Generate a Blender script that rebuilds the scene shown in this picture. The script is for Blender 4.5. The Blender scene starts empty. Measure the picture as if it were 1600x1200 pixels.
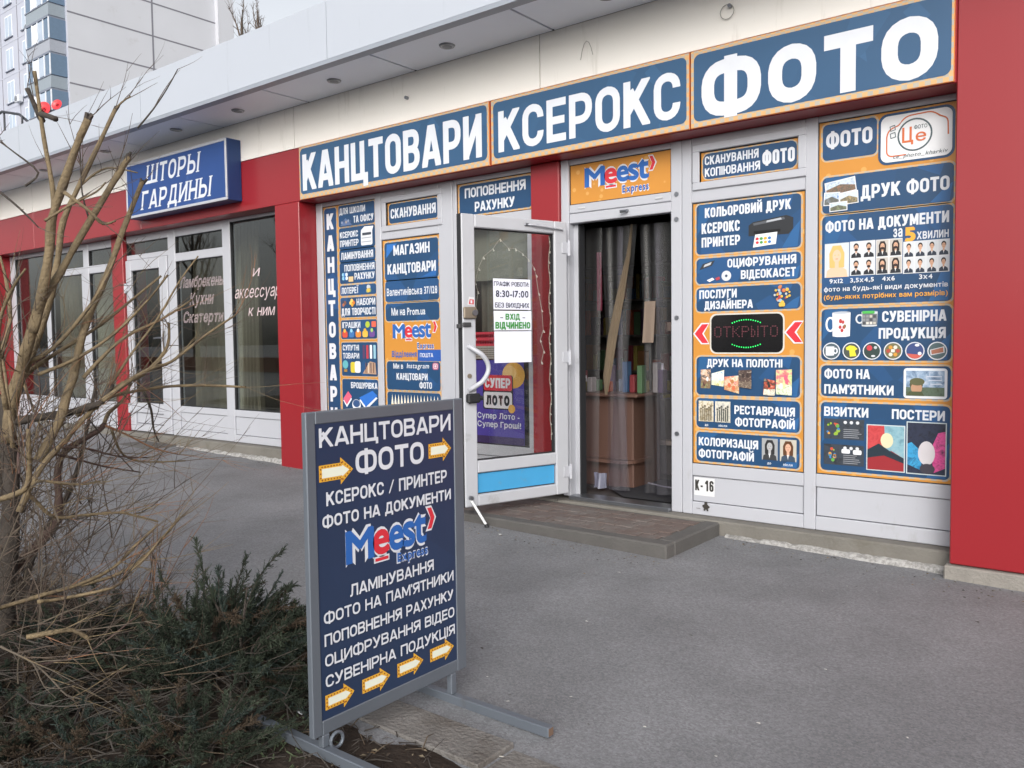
import bpy, math, random
from mathutils import Vector, Matrix, noise
from mathutils.geometry import delaunay_2d_cdt
random.seed(11)
R = math.radians
S = bpy.context.scene
COL = S.collection
# ---------------------------------------------------------------- camera, sky, sun, exposure
cam = bpy.data.objects.new('camera', bpy.data.cameras.new('camera'))
COL.objects.link(cam); S.camera = cam
cam.data.sensor_width = 36; cam.data.lens = 36 * 1298.44 / 1600
cam.data.clip_start = .05; cam.data.clip_end = 2000
yaw, pitch, roll = -.666844522, -.0526068961, -.0124202382
fw = Vector((math.sin(yaw) * math.cos(pitch), math.cos(yaw) * math.cos(pitch), math.sin(pitch)))
rt = Vector((math.cos(yaw), -math.sin(yaw), 0)); up = rt.cross(fw)
r2 = rt * math.cos(roll) + up * math.sin(roll); u2 = up * math.cos(roll) - rt * math.sin(roll)
mw = Matrix((r2, u2, -fw)).transposed().to_4x4(); mw.translation = (0, -5, 1.28)
cam.matrix_world = mw
SUN_EL, SUN_AZ = R(27), R(150)
w = bpy.data.worlds.new('World'); S.world = w; w.use_nodes = True
nt = w.node_tree; bg = nt.nodes['Background']
sky = nt.nodes.new('ShaderNodeTexSky'); sky.sky_type = 'NISHITA'; sky.sun_disc = False
sky.sun_elevation = SUN_EL; sky.sun_rotation = SUN_AZ; sky.air_density = 1; sky.dust_density = 4; sky.ozone_density = 1
hs = nt.nodes.new('ShaderNodeHueSaturation'); hs.inputs['Saturation'].default_value = .22; hs.inputs['Value'].default_value = 1.12   # an overcast, nearly colourless sky
nt.links.new(sky.outputs[0], hs.inputs['Color']); nt.links.new(hs.outputs[0], bg.inputs[0])
bg.inputs[1].default_value = .15
sl = bpy.data.lights.new('sun', 'SUN'); sl.energy = .6; sl.angle = R(40); sl.color = (1, .96, .9)
so = bpy.data.objects.new('sun', sl); COL.objects.link(so)
sd = Vector((math.sin(SUN_AZ) * math.cos(SUN_EL), math.cos(SUN_AZ) * math.cos(SUN_EL), math.sin(SUN_EL)))
so.rotation_euler = sd.to_track_quat('Z', 'Y').to_euler(); so.location = (0, -20, 30)
S.view_settings.view_transform = 'Standard'; S.view_settings.look = 'None'
S.view_settings.exposure = .5; S.view_settings.gamma = 1
S.cycles.max_bounces = 8; S.cycles.transparent_max_bounces = 24; S.cycles.caustics_reflective = False

# ---------------------------------------------------------------- materials
def lin(h):
    h = h.lstrip('#'); o = []
    for i in (0, 2, 4):
        c = int(h[i:i+2], 16) / 255
        o.append(c / 12.92 if c < .04045 else ((c + .055) / 1.055) ** 2.4)
    return (*o, 1)
MATS = {}
def mat(name, col, rough=.5, spec=.5, var=.12, scale=6, bump=0, bscale=60, metal=0, dirt=None, dscale=3, dcut=.58, coat=0, streak=0):
    if name in MATS: return MATS[name]
    m = bpy.data.materials.new(name); m.use_nodes = True; n = m.node_tree.nodes; l = m.node_tree.links
    b = n['Principled BSDF']; b.inputs['Roughness'].default_value = rough; b.inputs['Metallic'].default_value = metal
    b.inputs['Specular IOR Level'].default_value = spec
    if coat: b.inputs['Coat Weight'].default_value = coat; b.inputs['Coat Roughness'].default_value = .12
    c = lin(col) if isinstance(col, str) else (*col, 1)
    tc = n.new('ShaderNodeTexCoord')
    nz = n.new('ShaderNodeTexNoise'); nz.inputs['Scale'].default_value = scale; nz.inputs['Detail'].default_value = 6
    l.new(tc.outputs['Object'], nz.inputs['Vector'])
    mx = n.new('ShaderNodeMix'); mx.data_type = 'RGBA'
    mx.inputs['A'].default_value = tuple(x * (1 - var) for x in c[:3]) + (1,)
    mx.inputs['B'].default_value = tuple(min(1, x * (1 + var)) for x in c[:3]) + (1,)
    l.new(nz.outputs['Fac'], mx.inputs['Factor']); out = mx.outputs['Result']
    if dirt:
        n2 = n.new('ShaderNodeTexNoise'); n2.inputs['Scale'].default_value = dscale; n2.inputs['Detail'].default_value = 9; n2.inputs['Roughness'].default_value = .7
        mp = n.new('ShaderNodeMapping'); mp.inputs['Scale'].default_value = (1, 1, streak or 1)   # streak: stains drawn out downwards
        l.new(tc.outputs['Object'], mp.inputs[0]); l.new(mp.outputs[0], n2.inputs['Vector'])
        rp = n.new('ShaderNodeValToRGB'); rp.color_ramp.elements[0].position = dcut; rp.color_ramp.elements[1].position = dcut + .14
        l.new(n2.outputs['Fac'], rp.inputs['Fac'])
        m2 = n.new('ShaderNodeMix'); m2.data_type = 'RGBA'; m2.inputs['B'].default_value = lin(dirt)
        sc = n.new('ShaderNodeMath'); sc.operation = 'MULTIPLY'; sc.inputs[1].default_value = .55
        l.new(rp.outputs['Color'], sc.inputs[0]); l.new(sc.outputs[0], m2.inputs['Factor']); l.new(out, m2.inputs['A']); out = m2.outputs['Result']
    l.new(out, b.inputs['Base Color'])
    if bump:
        n3 = n.new('ShaderNodeTexNoise'); n3.inputs['Scale'].default_value = bscale; n3.inputs['Detail'].default_value = 4
        l.new(tc.outputs['Object'], n3.inputs['Vector'])
        bp = n.new('ShaderNodeBump'); bp.inputs['Strength'].default_value = bump; bp.inputs['Distance'].default_value = .01
        l.new(n3.outputs['Fac'], bp.inputs['Height']); l.new(bp.outputs[0], b.inputs['Normal'])
    MATS[name] = m; return m
def ink(h):
    return mat('print_' + h.lstrip('#'), h, rough=.38, var=.07, scale=9, spec=.45)
def glass(name, tint, refl=1.0, rough=0.0, film=0.0, wavy=0):
    if name in MATS: return MATS[name]
    m = bpy.data.materials.new(name); m.use_nodes = True; n = m.node_tree.nodes; l = m.node_tree.links
    n.remove(n['Principled BSDF']); o = n['Material Output']
    t = n.new('ShaderNodeBsdfTransparent'); t.inputs[0].default_value = (*tint, 1)
    g = n.new('ShaderNodeBsdfGlossy'); g.inputs['Roughness'].default_value = rough
    f = n.new('ShaderNodeLayerWeight'); f.inputs[0].default_value = .5   # Schlick reflectance, the same from both sides of the sheet
    p5 = n.new('ShaderNodeMath'); p5.operation = 'POWER'; p5.inputs[1].default_value = 5; l.new(f.outputs['Facing'], p5.inputs[0])
    k = n.new('ShaderNodeMath'); k.operation = 'MULTIPLY_ADD'; k.inputs[1].default_value = .95 * refl; k.inputs[2].default_value = .045 * refl; k.use_clamp = True
    l.new(p5.outputs[0], k.inputs[0])
    x = n.new('ShaderNodeMixShader'); l.new(k.outputs[0], x.inputs[0])
    src = t.outputs[0]
    if film:
        d = n.new('ShaderNodeBsdfDiffuse'); d.inputs[0].default_value = (.7, .7, .72, 1)
        y = n.new('ShaderNodeMixShader'); y.inputs[0].default_value = film
        l.new(t.outputs[0], y.inputs[1]); l.new(d.outputs[0], y.inputs[2]); src = y.outputs[0]
    l.new(src, x.inputs[1]); l.new(g.outputs[0], x.inputs[2]); l.new(x.outputs[0], o.inputs[0])
    if wavy:
        tc = n.new('ShaderNodeTexCoord'); mp = n.new('ShaderNodeMapping'); mp.inputs['Scale'].default_value = (1, 1, .15)
        nz = n.new('ShaderNodeTexNoise'); nz.inputs['Scale'].default_value = 14
        bp = n.new('ShaderNodeBump'); bp.inputs['Strength'].default_value = wavy; bp.inputs['Distance'].default_value = .05
        l.new(tc.outputs['Object'], mp.inputs[0]); l.new(mp.outputs[0], nz.inputs['Vector']); l.new(nz.outputs['Fac'], bp.inputs['Height'])
        l.new(bp.outputs[0], g.inputs['Normal']); l.new(bp.outputs[0], f.inputs['Normal'])
    MATS[name] = m; return m

# ---------------------------------------------------------------- mesh builder
OFF = {}
class MB:
    def __init__(s): s.v = []; s.f = []; s.mi = []; s.mats = []
    def mid(s, m):
        if m not in s.mats: s.mats.append(m)
        return s.mats.index(m)
    def face(s, pts, m):
        b = len(s.v); s.v += [tuple(p) for p in pts]; s.f.append(tuple(range(b, b + len(pts)))); s.mi.append(s.mid(m)); return s
    def faces(s, vs, fs, m):
        b = len(s.v); s.v += [tuple(p) for p in vs]; k = s.mid(m)
        for f in fs: s.f.append(tuple(b + i for i in f)); s.mi.append(k)
        return s
    def box(s, x0, x1, y0, y1, z0, z1, m, bev=0):
        if x0 > x1: x0, x1 = x1, x0
        if y0 > y1: y0, y1 = y1, y0
        if z0 > z1: z0, z1 = z1, z0
        if not bev:
            vs = [(x, y, z) for x in (x0, x1) for y in (y0, y1) for z in (z0, z1)]
            return s.faces(vs, [(0, 1, 3, 2), (4, 6, 7, 5), (0, 4, 5, 1), (2, 3, 7, 6), (0, 2, 6, 4), (1, 5, 7, 3)], m)
        b = min(bev, (x1-x0)*.45, (y1-y0)*.45, (z1-z0)*.45)
        vs = []; 
        for sx in (0, 1):
            for sy in (0, 1):
                for sz in (0, 1):
                    c = ((x0, x1)[sx], (y0, y1)[sy], (z0, z1)[sz]); d = (b*(1-2*sx), b*(1-2*sy), b*(1-2*sz))
                    for ax in range(3): vs.append(tuple(c[i] + (d[i] if i != ax else 0) for i in range(3)))
        I = lambda sx, sy, sz, ax: ((sx*2+sy)*2+sz)*3+ax
        fs = []
        for ax in range(3):
            o = [i for i in range(3) if i != ax]
            for k in (0, 1):
                q = []
                for a, c in ((0, 0), (1, 0), (1, 1), (0, 1)):
                    t = [0, 0, 0]; t[ax] = k; t[o[0]] = a; t[o[1]] = c; q.append(I(*t, ax))
                fs.append(tuple(q))
            for a in (0, 1):
                for c in (0, 1):
                    t0 = [0, 0, 0]; t1 = [0, 0, 0]; t0[o[0]] = t1[o[0]] = a; t0[o[1]] = t1[o[1]] = c; t1[ax] = 1
                    fs.append((I(*t0, o[0]), I(*t1, o[0]), I(*t1, o[1]), I(*t0, o[1])))
        for sx in (0, 1):
            for sy in (0, 1):
                for sz in (0, 1): fs.append((I(sx, sy, sz, 0), I(sx, sy, sz, 1), I(sx, sy, sz, 2)))
        return s.faces(vs, fs, m)
    def tube(s, pts, rad, m, n=6, cap=True):
        pts = [Vector(p) for p in pts]
        if not isinstance(rad, (list, tuple)): rad = [rad] * len(pts)
        vs = []; fs = []; a = None
        for i, p in enumerate(pts):
            d = (pts[min(i+1, len(pts)-1)] - pts[max(i-1, 0)]).normalized()
            if a is None: a = d.orthogonal().normalized()
            a = (a - d * a.dot(d)).normalized(); b = d.cross(a)
            for k in range(n):
                t = 2 * math.pi * k / n; vs.append(p + (a * math.cos(t) + b * math.sin(t)) * rad[i])
        for i in range(len(pts) - 1):
            for k in range(n): fs.append((i*n+k, i*n+(k+1) % n, (i+1)*n+(k+1) % n, (i+1)*n+k))
        if cap: fs += [tuple(range(n))[::-1], tuple(range((len(pts)-1)*n, len(pts)*n))]
        return s.faces(vs, fs, m)
    def disc(s, c, r, m, nrm=(0, -1, 0), n=20, th=.01):
        c = Vector(c); d = Vector(nrm).normalized(); return s.tube([c, c + d * th], r, m, n)
    def build(s, name, parent=None, loc=None, smooth=False, rotz=None):
        o = bpy.data.objects.new(name, bpy.data.meshes.new(name)); me = o.data
        off = OFF[parent.name] if parent is not None else Vector(loc or (0, 0, 0))
        if rotz is not None: off = Vector((0, 0, 0))
        me.from_pydata([(v[0]-off[0], v[1]-off[1], v[2]-off[2]) for v in s.v], [], s.f)
        for m in s.mats: me.materials.append(m)
        me.polygons.foreach_set('material_index', s.mi)
        if smooth: me.polygons.foreach_set('use_smooth', [True] * len(me.polygons))
        me.update(); COL.objects.link(o)
        if parent is not None: o.parent = parent
        elif loc is not None: o.location = loc
        if rotz is not None: o.rotation_euler.z = rotz
        OFF[o.name] = off; return o
def tag(o, label=None, cat=None, group=None, kind=None):
    if label: o['label'] = label
    if cat: o['category'] = cat
    if group: o['group'] = group
    if kind: o['kind'] = kind
    return o
def thing(name, label, cat, loc, rotz=None, group=None):
    o = bpy.data.objects.new(name, None); COL.objects.link(o); o.location = loc; o.empty_display_size = .1
    if rotz is not None: o.rotation_euler.z = rotz; OFF[o.name] = Vector((0, 0, 0))
    else: OFF[o.name] = Vector(loc)
    return tag(o, label, cat, group)

# ---------------------------------------------------------------- lettering: a stroke alphabet (condensed bold capitals)
def fil(P):
    out = []
    for i, p in enumerate(P):
        r = p[2] if len(p) > 2 else 0
        if not r or i in (0, len(P) - 1): out.append((p[0], p[1])); continue
        a = Vector(P[i-1][:2]) - Vector(p[:2]); b = Vector(P[i+1][:2]) - Vector(p[:2]); c = Vector(p[:2])
        r = min(r, a.length * .999, b.length * .999); A = c + a.normalized() * r; B = c + b.normalized() * r
        for k in range(6):
            t = k / 5; q = A * (1-t)**2 + c * (2*t*(1-t)) * .86 + (A + B) * .5 * (2*t*(1-t)) * .14 + B * t*t; out.append((q.x, q.y))
    return out
def quads(P, t):
    P = [Vector(p) for p in P]; L = []; n = len(P)
    for i in range(n):
        d0 = (P[i] - P[i-1]).normalized() if i else (P[1] - P[0]).normalized()
        d1 = (P[i+1] - P[i]).normalized() if i < n-1 else d0
        n0 = Vector((-d0.y, d0.x)); n1 = Vector((-d1.y, d1.x)); m = (n0 + n1)
        m = m.normalized() if m.length > 1e-6 else n0
        L.append(m * (t / 2 / max(.45, m.dot(n0))))
    return [[P[i] + L[i], P[i+1] + L[i+1], P[i+1] - L[i+1], P[i] - L[i]] for i in range(n-1)]
def clip(poly, ax, lim, keep_less):
    o = []
    for i in range(len(poly)):
        a, b = poly[i-1], poly[i]; ia = (a[ax] <= lim) == keep_less; ib = (b[ax] <= lim) == keep_less
        if ia != ib:
            q = (lim - a[ax]) / (b[ax] - a[ax]); o.append(a + (b - a) * q)
        if ib: o.append(b)
    return o
KW = {'М': 1.26, 'Ф': 1.36, 'Ш': 1.5, 'Щ': 1.55, 'Ю': 1.5, 'Д': 1.14, 'А': 1.1, 'У': 1.04, 'Ц': 1.07, 'Г': .84, 'Т': .94, 'Е': .86, 'Л': 1.04, 'Я': 1.02, 'К': 1.03, 'З': .95, 'Ы': 1.4,
      ' ': .45, '/': .75, '-': .55, 'С': .98, 'Р': .98, 'M': 1.26, 'W': 1.4}
def kfix(c, t): return {'І': t, 'Ї': 2.3 * t, "'": t * .7, '.': t, ':': t}.get(c)
GC = {}
def glyph(c, w, t, serif=0):
    key = (c, round(w, 3), round(t, 3), serif)
    if key in GC: return GC[key]
    L, X, T, B, M = t/2, w - t/2, 1 - t/2, t/2, .5
    r = min(.30, (w - t) * .55); st = []; cl = []   # st: strokes; cl: strokes clipped to the cap box
    V = lambda x, a=0, b=1: st.append([(x, a), (x, b)])
    H = lambda y, a=0, b=None: st.append([(a, y), (w if b is None else b, y)])
    P = lambda *p: st.append(fil(p))
    D = lambda a, b: cl.append([a, b])
    def ext(a, b, e=.3):
        a, b = Vector(a), Vector(b); d = (b - a).normalized() * e; cl.append([a - d, b + d])
    if c == 'А': ext((L*.9, 0), (w/2 - t*.1, 1)); ext((X + L*.1, 0), (w/2 + t*.1, 1)); H(.27, w*.25, w*.75)
    elif c == 'Б': V(L); H(T, 0, w*.92); P((L, B), ((L+X)/2, B), (X, B, r), (X, .3), (X, .58, r), ((L+X)/2, .58), (L, .58))
    elif c == 'В': V(L); P((L, B), (X*.6, B), (X, B, r), (X, .28), (X, .52, r), (X*.6, .52), (L, .52)); P((L, .52), (X*.6, .52), (X*.96, .52, r), (X*.96, .75), (X*.96, T, r), (X*.6, T), (L, T))
    elif c == 'Г': V(L); H(T)
    elif c == 'Д': H(B); V(L*.9, -.17, .1); V(w - L*.9, -.17, .1); P((t*.95, 0), (w*.3, .55), (w*.32, T), (w - t*1.15, T), (w - t*1.15, 0))
    elif c == 'Е': V(L); H(T); H(M, 0, w*.93); H(B)
    elif c == 'З': P((L, .72), (L, T, r), (w/2, T), (X, T, r), (X*.97, .75), (X, M+.01, r), (w*.3, M+.01)); P((w*.3, M+.01), (X*.9, M+.01), (X, M, r*.9), (X, .25), (X, B, r), (w/2, B), (L, B, r), (L, .28))
    elif c in 'ИЙ':
        V(L); V(X); st.append([(L, B*.8), (X, 1 - B*.8)])
        if c == 'Й': st.append(('thin', fil([(w*.2, 1.24), (w*.24, 1.09, .1), (w*.5, 1.09), (w*.76, 1.09, .1), (w*.8, 1.24)])))
    elif c == 'І': V(L)
    elif c == 'Ї': V(w/2); st.append([(t*.45, 1.08), (t*.45, 1.08 + t*.9)]); st.append([(w - t*.45, 1.08), (w - t*.45, 1.08 + t*.9)])
    elif c == 'К': V(L); ext((L + t*.3, .38), (X - t*.02, 1), .25); ext((w*.38, .62), (X + t*.04, 0), .2)
    elif c == 'Л': P((0, B), (t*.5, B), (w*.24, B, .1), (w*.28, .5), (w*.3, T), (X, T), (X, 0))
    elif c in 'МM': V(L); V(X); ext((L + t*.05, 1), (w/2, .22), .12); ext((X - t*.05, 1), (w/2, .22), .12)
    elif c == 'Н': V(L); V(X); H(M)
    elif c in 'ОO0': P((w/2, T), (L, T, r), (L, M), (L, B, r), (w/2, B)); P((w/2, T), (X, T, r), (X, M), (X, B, r), (w/2, B))
    elif c == 'П': V(L); V(X); H(T)
    elif c == 'Р': V(L); P((L, T), (w*.5, T), (X, T, r), (X, .7), (X, .4, r), (w*.5, .4), (L, .4))
    elif c == 'С': P((X, .66), (X, T, r), (w/2, T), (L, T, r), (L, M), (L, B, r), (w/2, B), (X, B, r), (X, .34))
    elif c == 'Є': P((X, .66), (X, T, r), (w/2, T), (L, T, r), (L, M), (L, B, r), (w/2, B), (X, B, r), (X, .34)); H(M, 0, w*.8)
    elif c == 'Т': V(w/2); H(T)
    elif c == 'У': ext((L*.9, 1), (w*.52, .33), .1); cl.append([Vector((X + t*.1, 1.1)), Vector((w*.46, .22))]); P((X - t*.02, .9), (w*.5, .25), (w*.4, B, .1), (w*.08, B))
    elif c == 'Ф': V(w/2, -.05, 1.06); P((w/2, .88), (L, .88, r), (L, M), (L, .12, r), (w/2, .12)); P((w/2, .88), (X, .88, r), (X, M), (X, .12, r), (w/2, .12))
    elif c == 'Х': ext((L*1.1, 0), (X - L*.1, 1)); ext((X + L*-.1, 0), (L*1.1, 1))
    elif c == 'Ц': V(L); V(w - t*.95, .0); H(B); V(w - t*.28, -.17, t)
    elif c == 'Ч': V(X); P((L, 1), (L, .5), (L, .38, r), (w*.5, .38), (X, .38))
    elif c == 'Ш': V(L); V(w/2); V(X); H(B)
    elif c == 'Щ': V(L); V(w/2 - t*.3); V(w - t); H(B); V(w - t*.3, -.17, t)
    elif c == 'Ь': V(L); P((L, B), (w*.5, B), (X, B, r), (X, .3), (X, .58, r), (w*.5, .58), (L, .58))
    elif c == 'Ы': V(L); V(X); q = w*.62; P((L, B), (q*.5, B), (q, B, r), (q, .3), (q, .58, r), (q*.5, .58), (L, .58))
    elif c == 'Ю': V(L); H(M, 0, w*.4); a = w*.36 + L; m = (a + X)/2; P((m, T), (a, T, r), (a, M), (a, B, r), (m, B)); P((m, T), (X, T, r), (X, M), (X, B, r), (m, B))
    elif c == 'Я': V(X); P((X, T), (w*.5, T), (L, T, r), (L, .72), (L, .43, r), (w*.5, .43), (X, .43)); ext((w*.55, .45), (L*1.0, 0), .25)
    elif c == '/': ext((L*.6, 0), (X, 1))
    elif c == '-': H(.42)
    elif c == "'": V(w/2, .72, 1)
    elif c == '.': st.append([(L, 0), (L, t)])
    elif c == ':': st.append([(L, 0), (L, t)]); st.append([(L, .5), (L, .5 + t)])
    elif c == '1': V(X); ext((X, .95), (X - w*.4, .72), .05)
    elif c == '2': P((L, .7), (L, T, r), (w/2, T), (X, T, r), (X, .66), (X*.98, .5, .1), (L*1.2, B*1.2)); H(B)
    elif c == '3': return glyph('З', w, t, serif)
    elif c == '5': P((X, T), (L, T), (L, .58), (w*.5, .6), (X, .6, r), (X, .3), (X, B, r), (w/2, B), (L, B, r), (L, .26))
    elif c == '6': P((X, .7), (X, T, r), (w/2, T), (L, T, r), (L, M), (L, B, r), (w/2, B), (X, B, r), (X, .3), (X, .57, r), (w/2, .57), (L, .5))
    elif c == '7': H(T); ext((X, T), (w*.35, 0), .2)
    elif c == '8': P((w/2, T), (L, T, r), (L, .75), (L, .52, r), (w/2, .52)); P((w/2, T), (X, T, r), (X, .75), (X, .52, r), (w/2, .52)); P((w/2, .52), (L, .52, r), (L, .25), (L, B, r), (w/2, B)); P((w/2, .52), (X, .52, r), (X, .25), (X, B, r), (w/2, B))
    polys = []
    for s in st:
        if s[0] == 'thin': polys += quads(s[1], t * .62)
        else: polys += quads(s, t)
    if serif:
        for s in st:
            if s[0] != 'thin' and len(s) == 2 and abs(s[0][0] - s[1][0]) < 1e-6:
                x = s[0][0]
                for y in (s[0][1], s[1][1]):
                    if y in (0, 1): polys.append([Vector((x - t*.95, abs(y - .055) if y else 0)), Vector((x + t*.95, abs(y - .055) if y else 0)), Vector((x + t*.95, y if y else .055)), Vector((x - t*.95, y if y else .055))])
        if c in 'АЛД':
            for x in (L*.9, X): polys.append([Vector((x - t*.9, 0)), Vector((x + t*.9, 0)), Vector((x + t*.9, .055)), Vector((x - t*.9, .055))])
    for s in cl:
        for q in quads(s, t * (1.06 if c != 'М' else 1)):
            q = clip(clip(clip(clip(q, 1, 1, True), 1, 0, False), 0, w + 1e-6, True), 0, -1e-6, False)
            if len(q) > 2: polys.append(q)
    vs = []; fs = []
    for q in polys:
        ar = sum(q[i-1][0]*q[i][1] - q[i][0]*q[i-1][1] for i in range(len(q)))
        if abs(ar) < 1e-7: continue
        if ar < 0: q = q[::-1]
        b = len(vs); vs += [Vector((p[0], p[1])) for p in q]; fs.append(list(range(b, b + len(q))))
    if not vs: GC[key] = ([], []); return GC[key]
    ed = [(f[i-1], f[i]) for f in fs for i in range(len(f))]
    r_ = delaunay_2d_cdt(vs, ed, [], 0, 1e-6); V = [tuple(v) for v in r_[0]]; F = []
    bb = [([(vs[i].x, vs[i].y) for i in f], min(vs[i].x for i in f), max(vs[i].x for i in f), min(vs[i].y for i in f), max(vs[i].y for i in f)) for f in fs]
    for f in r_[2]:
        cx = sum(V[i][0] for i in f) / len(f); cy = sum(V[i][1] for i in f) / len(f)
        for q, xa, xb, ya, yb in bb:
            if xa <= cx <= xb and ya <= cy <= yb:
                ins = False
                for i in range(len(q)):
                    p0, p1 = q[i-1], q[i]
                    if (p0[1] > cy) != (p1[1] > cy) and cx < (p1[0]-p0[0]) * (cy-p0[1]) / (p1[1]-p0[1]) + p0[0]: ins = not ins
                if ins: F.append(f); break
    GC[key] = (V, F); return GC[key]
def caps(text, rect, t=.19, gap=.075, serif=0, shear=0):
    """faces (2-D verts, faces) of a line of condensed capitals filling rect = x0,z0,x1,z1"""
    x0, z0, x1, z1 = rect; h = z1 - z0; W = (x1 - x0) / h
    fx = sum(kfix(c, t) or 0 for c in text) + gap * (len(text) - 1); k = sum(KW.get(c, 1) for c in text if kfix(c, t) is None)
    N = (W - fx) / max(k, .1); x = 0; out = []
    for c in text:
        wd = kfix(c, t) or KW.get(c, 1) * N
        if c != ' ':
            vs, fs = glyph(c, wd, min(t, wd * .42) if kfix(c, t) is None and c not in "/-" else t * (.62 if c == '/' else 1), serif)
            out.append(([(x0 + (x + a + shear * b) * h, z0 + b * h) for a, b in vs], fs))
        x += wd + gap
    return out
IC = {}
def outline(ch, bold):
    """one character of the built-in typeface: outline filled by winding number, thickened by stroking its contour"""
    key = (ch, bold); hollow = bold < 0; bold = abs(bold)   # a negative weight draws the contour only
    if key in IC: return IC[key]
    c = bpy.data.curves.new('t', 'FONT'); c.body = ch; o = bpy.data.objects.new('t', c); COL.objects.link(o)
    dg = bpy.context.evaluated_depsgraph_get(); e = o.evaluated_get(dg); cv = e.to_curve(dg); loops = []
    for sp in cv.splines:
        P = []; bp_ = sp.bezier_points; n = len(bp_)
        for i in range(n):
            p0, h0, h1, p1 = bp_[i].co, bp_[i].handle_right, bp_[(i+1) % n].handle_left, bp_[(i+1) % n].co
            straight = abs((h0-p0).cross(p1-p0).z) < 1e-5 and abs((h1-p0).cross(p1-p0).z) < 1e-5
            k = 1 if straight else 4
            for j in range(k):
                t = j/k; q = p0*(1-t)**3 + h0*3*t*(1-t)**2 + h1*3*t*t*(1-t) + p1*t**3
                if not P or (Vector((q.x, q.y)) - P[-1]).length > 1e-4: P.append(Vector((q.x, q.y)))
        if len(P) > 2: loops.append(P)
    e.to_curve_clear(); bpy.data.objects.remove(o); bpy.data.curves.remove(c)
    vs = []; ed = []; strokes = []
    for P in loops:
        b = len(vs); vs += P; ed += [(b+i, b+(i+1) % len(P)) for i in range(len(P))]
        if bold:
            for q in quads(P + [P[0]], 2*bold):
                b = len(vs); vs += q; ed += [(b+i, b+(i+1) % 4) for i in range(4)]; strokes.append([(v.x, v.y) for v in q])
    if not vs: IC[key] = ([], [], .2); return IC[key]
    r_ = delaunay_2d_cdt(vs, ed, [], 0, 1e-6); V = [(v.x, v.y) for v in r_[0]]; F = []
    for f in r_[2]:
        cx = sum(V[i][0] for i in f)/len(f); cy = sum(V[i][1] for i in f)/len(f); w_ = 0
        for P in loops:
            for i in range(len(P)):
                a, b = P[i-1], P[i]
                if (a.y > cy) != (b.y > cy) and cx < (b.x-a.x)*(cy-a.y)/(b.y-a.y)+a.x: w_ += 1 if b.y > a.y else -1
        ins = w_ != 0 and not hollow
        if not ins:
            for q in strokes:
                if min(p[0] for p in q) <= cx <= max(p[0] for p in q) and min(p[1] for p in q) <= cy <= max(p[1] for p in q):
                    sg = [(q[i][0]-q[i-1][0])*(cy-q[i-1][1])-(q[i][1]-q[i-1][1])*(cx-q[i-1][0]) for i in range(4)]
                    if all(x >= 0 for x in sg) or all(x <= 0 for x in sg): ins = True; break
        if ins: F.append(f)
    x0 = min(V[i][0] for f in F for i in f); x1 = max(V[i][0] for f in F for i in f)
    IC[key] = ([(p[0]-x0, p[1]) for p in V], F, x1-x0); return IC[key]
def inter(text, rect, bold=.02, shear=0, capk=.727):
    x0, z0, x1, z1 = rect; sz = (z1 - z0) / capk; x = 0; out = []; gap = .095
    for ch in text:
        if ch == ' ': x += .34; continue
        V, F, w_ = outline(ch, bold); out.append((V, F, x)); x += w_ + gap
    W = max(x - gap, .01); sx = (x1 - x0) / W
    return [([(x0 + (p[0] + ox) * sx + p[1] * sz * shear, z0 + p[1] * sz) for p in V], F) for V, F, ox in out]
def rrect(x0, z0, x1, z1, r, n=5):
    r = min(r, (x1-x0)/2*.99, (z1-z0)/2*.99); o = []
    for cx, cz, a in ((x1-r, z1-r, 0), (x0+r, z1-r, 90), (x0+r, z0+r, 180), (x1-r, z0+r, 270)):
        for k in range(n+1):
            t = R(a + 90*k/n); o.append((cx + r*math.cos(t), cz + r*math.sin(t)))
    return o
def ell(cx, cz, rx, rz=None, n=20, a0=0, a1=360):
    rz = rz or rx; k = n if a1 - a0 >= 360 else n + 1
    return [(cx + rx*math.cos(R(a0 + (a1-a0)*i/n)), cz + rz*math.sin(R(a0 + (a1-a0)*i/n))) for i in range(k)]
class Paint:
    """flat printed shapes in the plane y = y0 (facing -y), each new shape half a millimetre in front of the last"""
    def __init__(s, y0, lay=0, step=.0005): s.b = MB(); s.y = y0; s.n = lay; s.st = step
    def poly(s, pts, c, same=False):
        if not same: s.n += 1
        s.b.face([(p[0], s.y - s.n*s.st, p[1]) for p in pts], ink(c) if isinstance(c, str) else c); return s
    def rect(s, x0, z0, x1, z1, c, same=False): return s.poly([(x0, z0), (x1, z0), (x1, z1), (x0, z1)], c, same)
    def rr(s, q, c, r=.02, same=False): return s.poly(rrect(*q, r), c, same)
    def el(s, cx, cz, rx, c, rz=None, same=False): return s.poly(ell(cx, cz, rx, rz), c, same)
    def line(s, pts, t, c):
        s.n += 1
        for q in quads(pts, t): s.b.face([(p[0], s.y - s.n*s.st, p[1]) for p in q], ink(c))
        return s
    def txt(s, F, c, same=False):
        if not same: s.n += 1
        m = ink(c) if isinstance(c, str) else c
        for vs, fs in F: s.b.faces([(p[0], s.y - s.n*s.st, p[1]) for p in vs], fs, m)
        return s
    def build(s, name, parent): return s.b.build(name, parent)
def sub(q, fx0, fz0, fx1, fz1):
    """a part of rect q by fractions, z measured from its top"""
    x0, z0, x1, z1 = q; return (x0 + (x1-x0)*fx0, z1 - (z1-z0)*fz1, x0 + (x1-x0)*fx1, z1 - (z1-z0)*fz0)
def grow(q, d): return (q[0]-d, q[1]-d, q[2]+d, q[3]+d)
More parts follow.
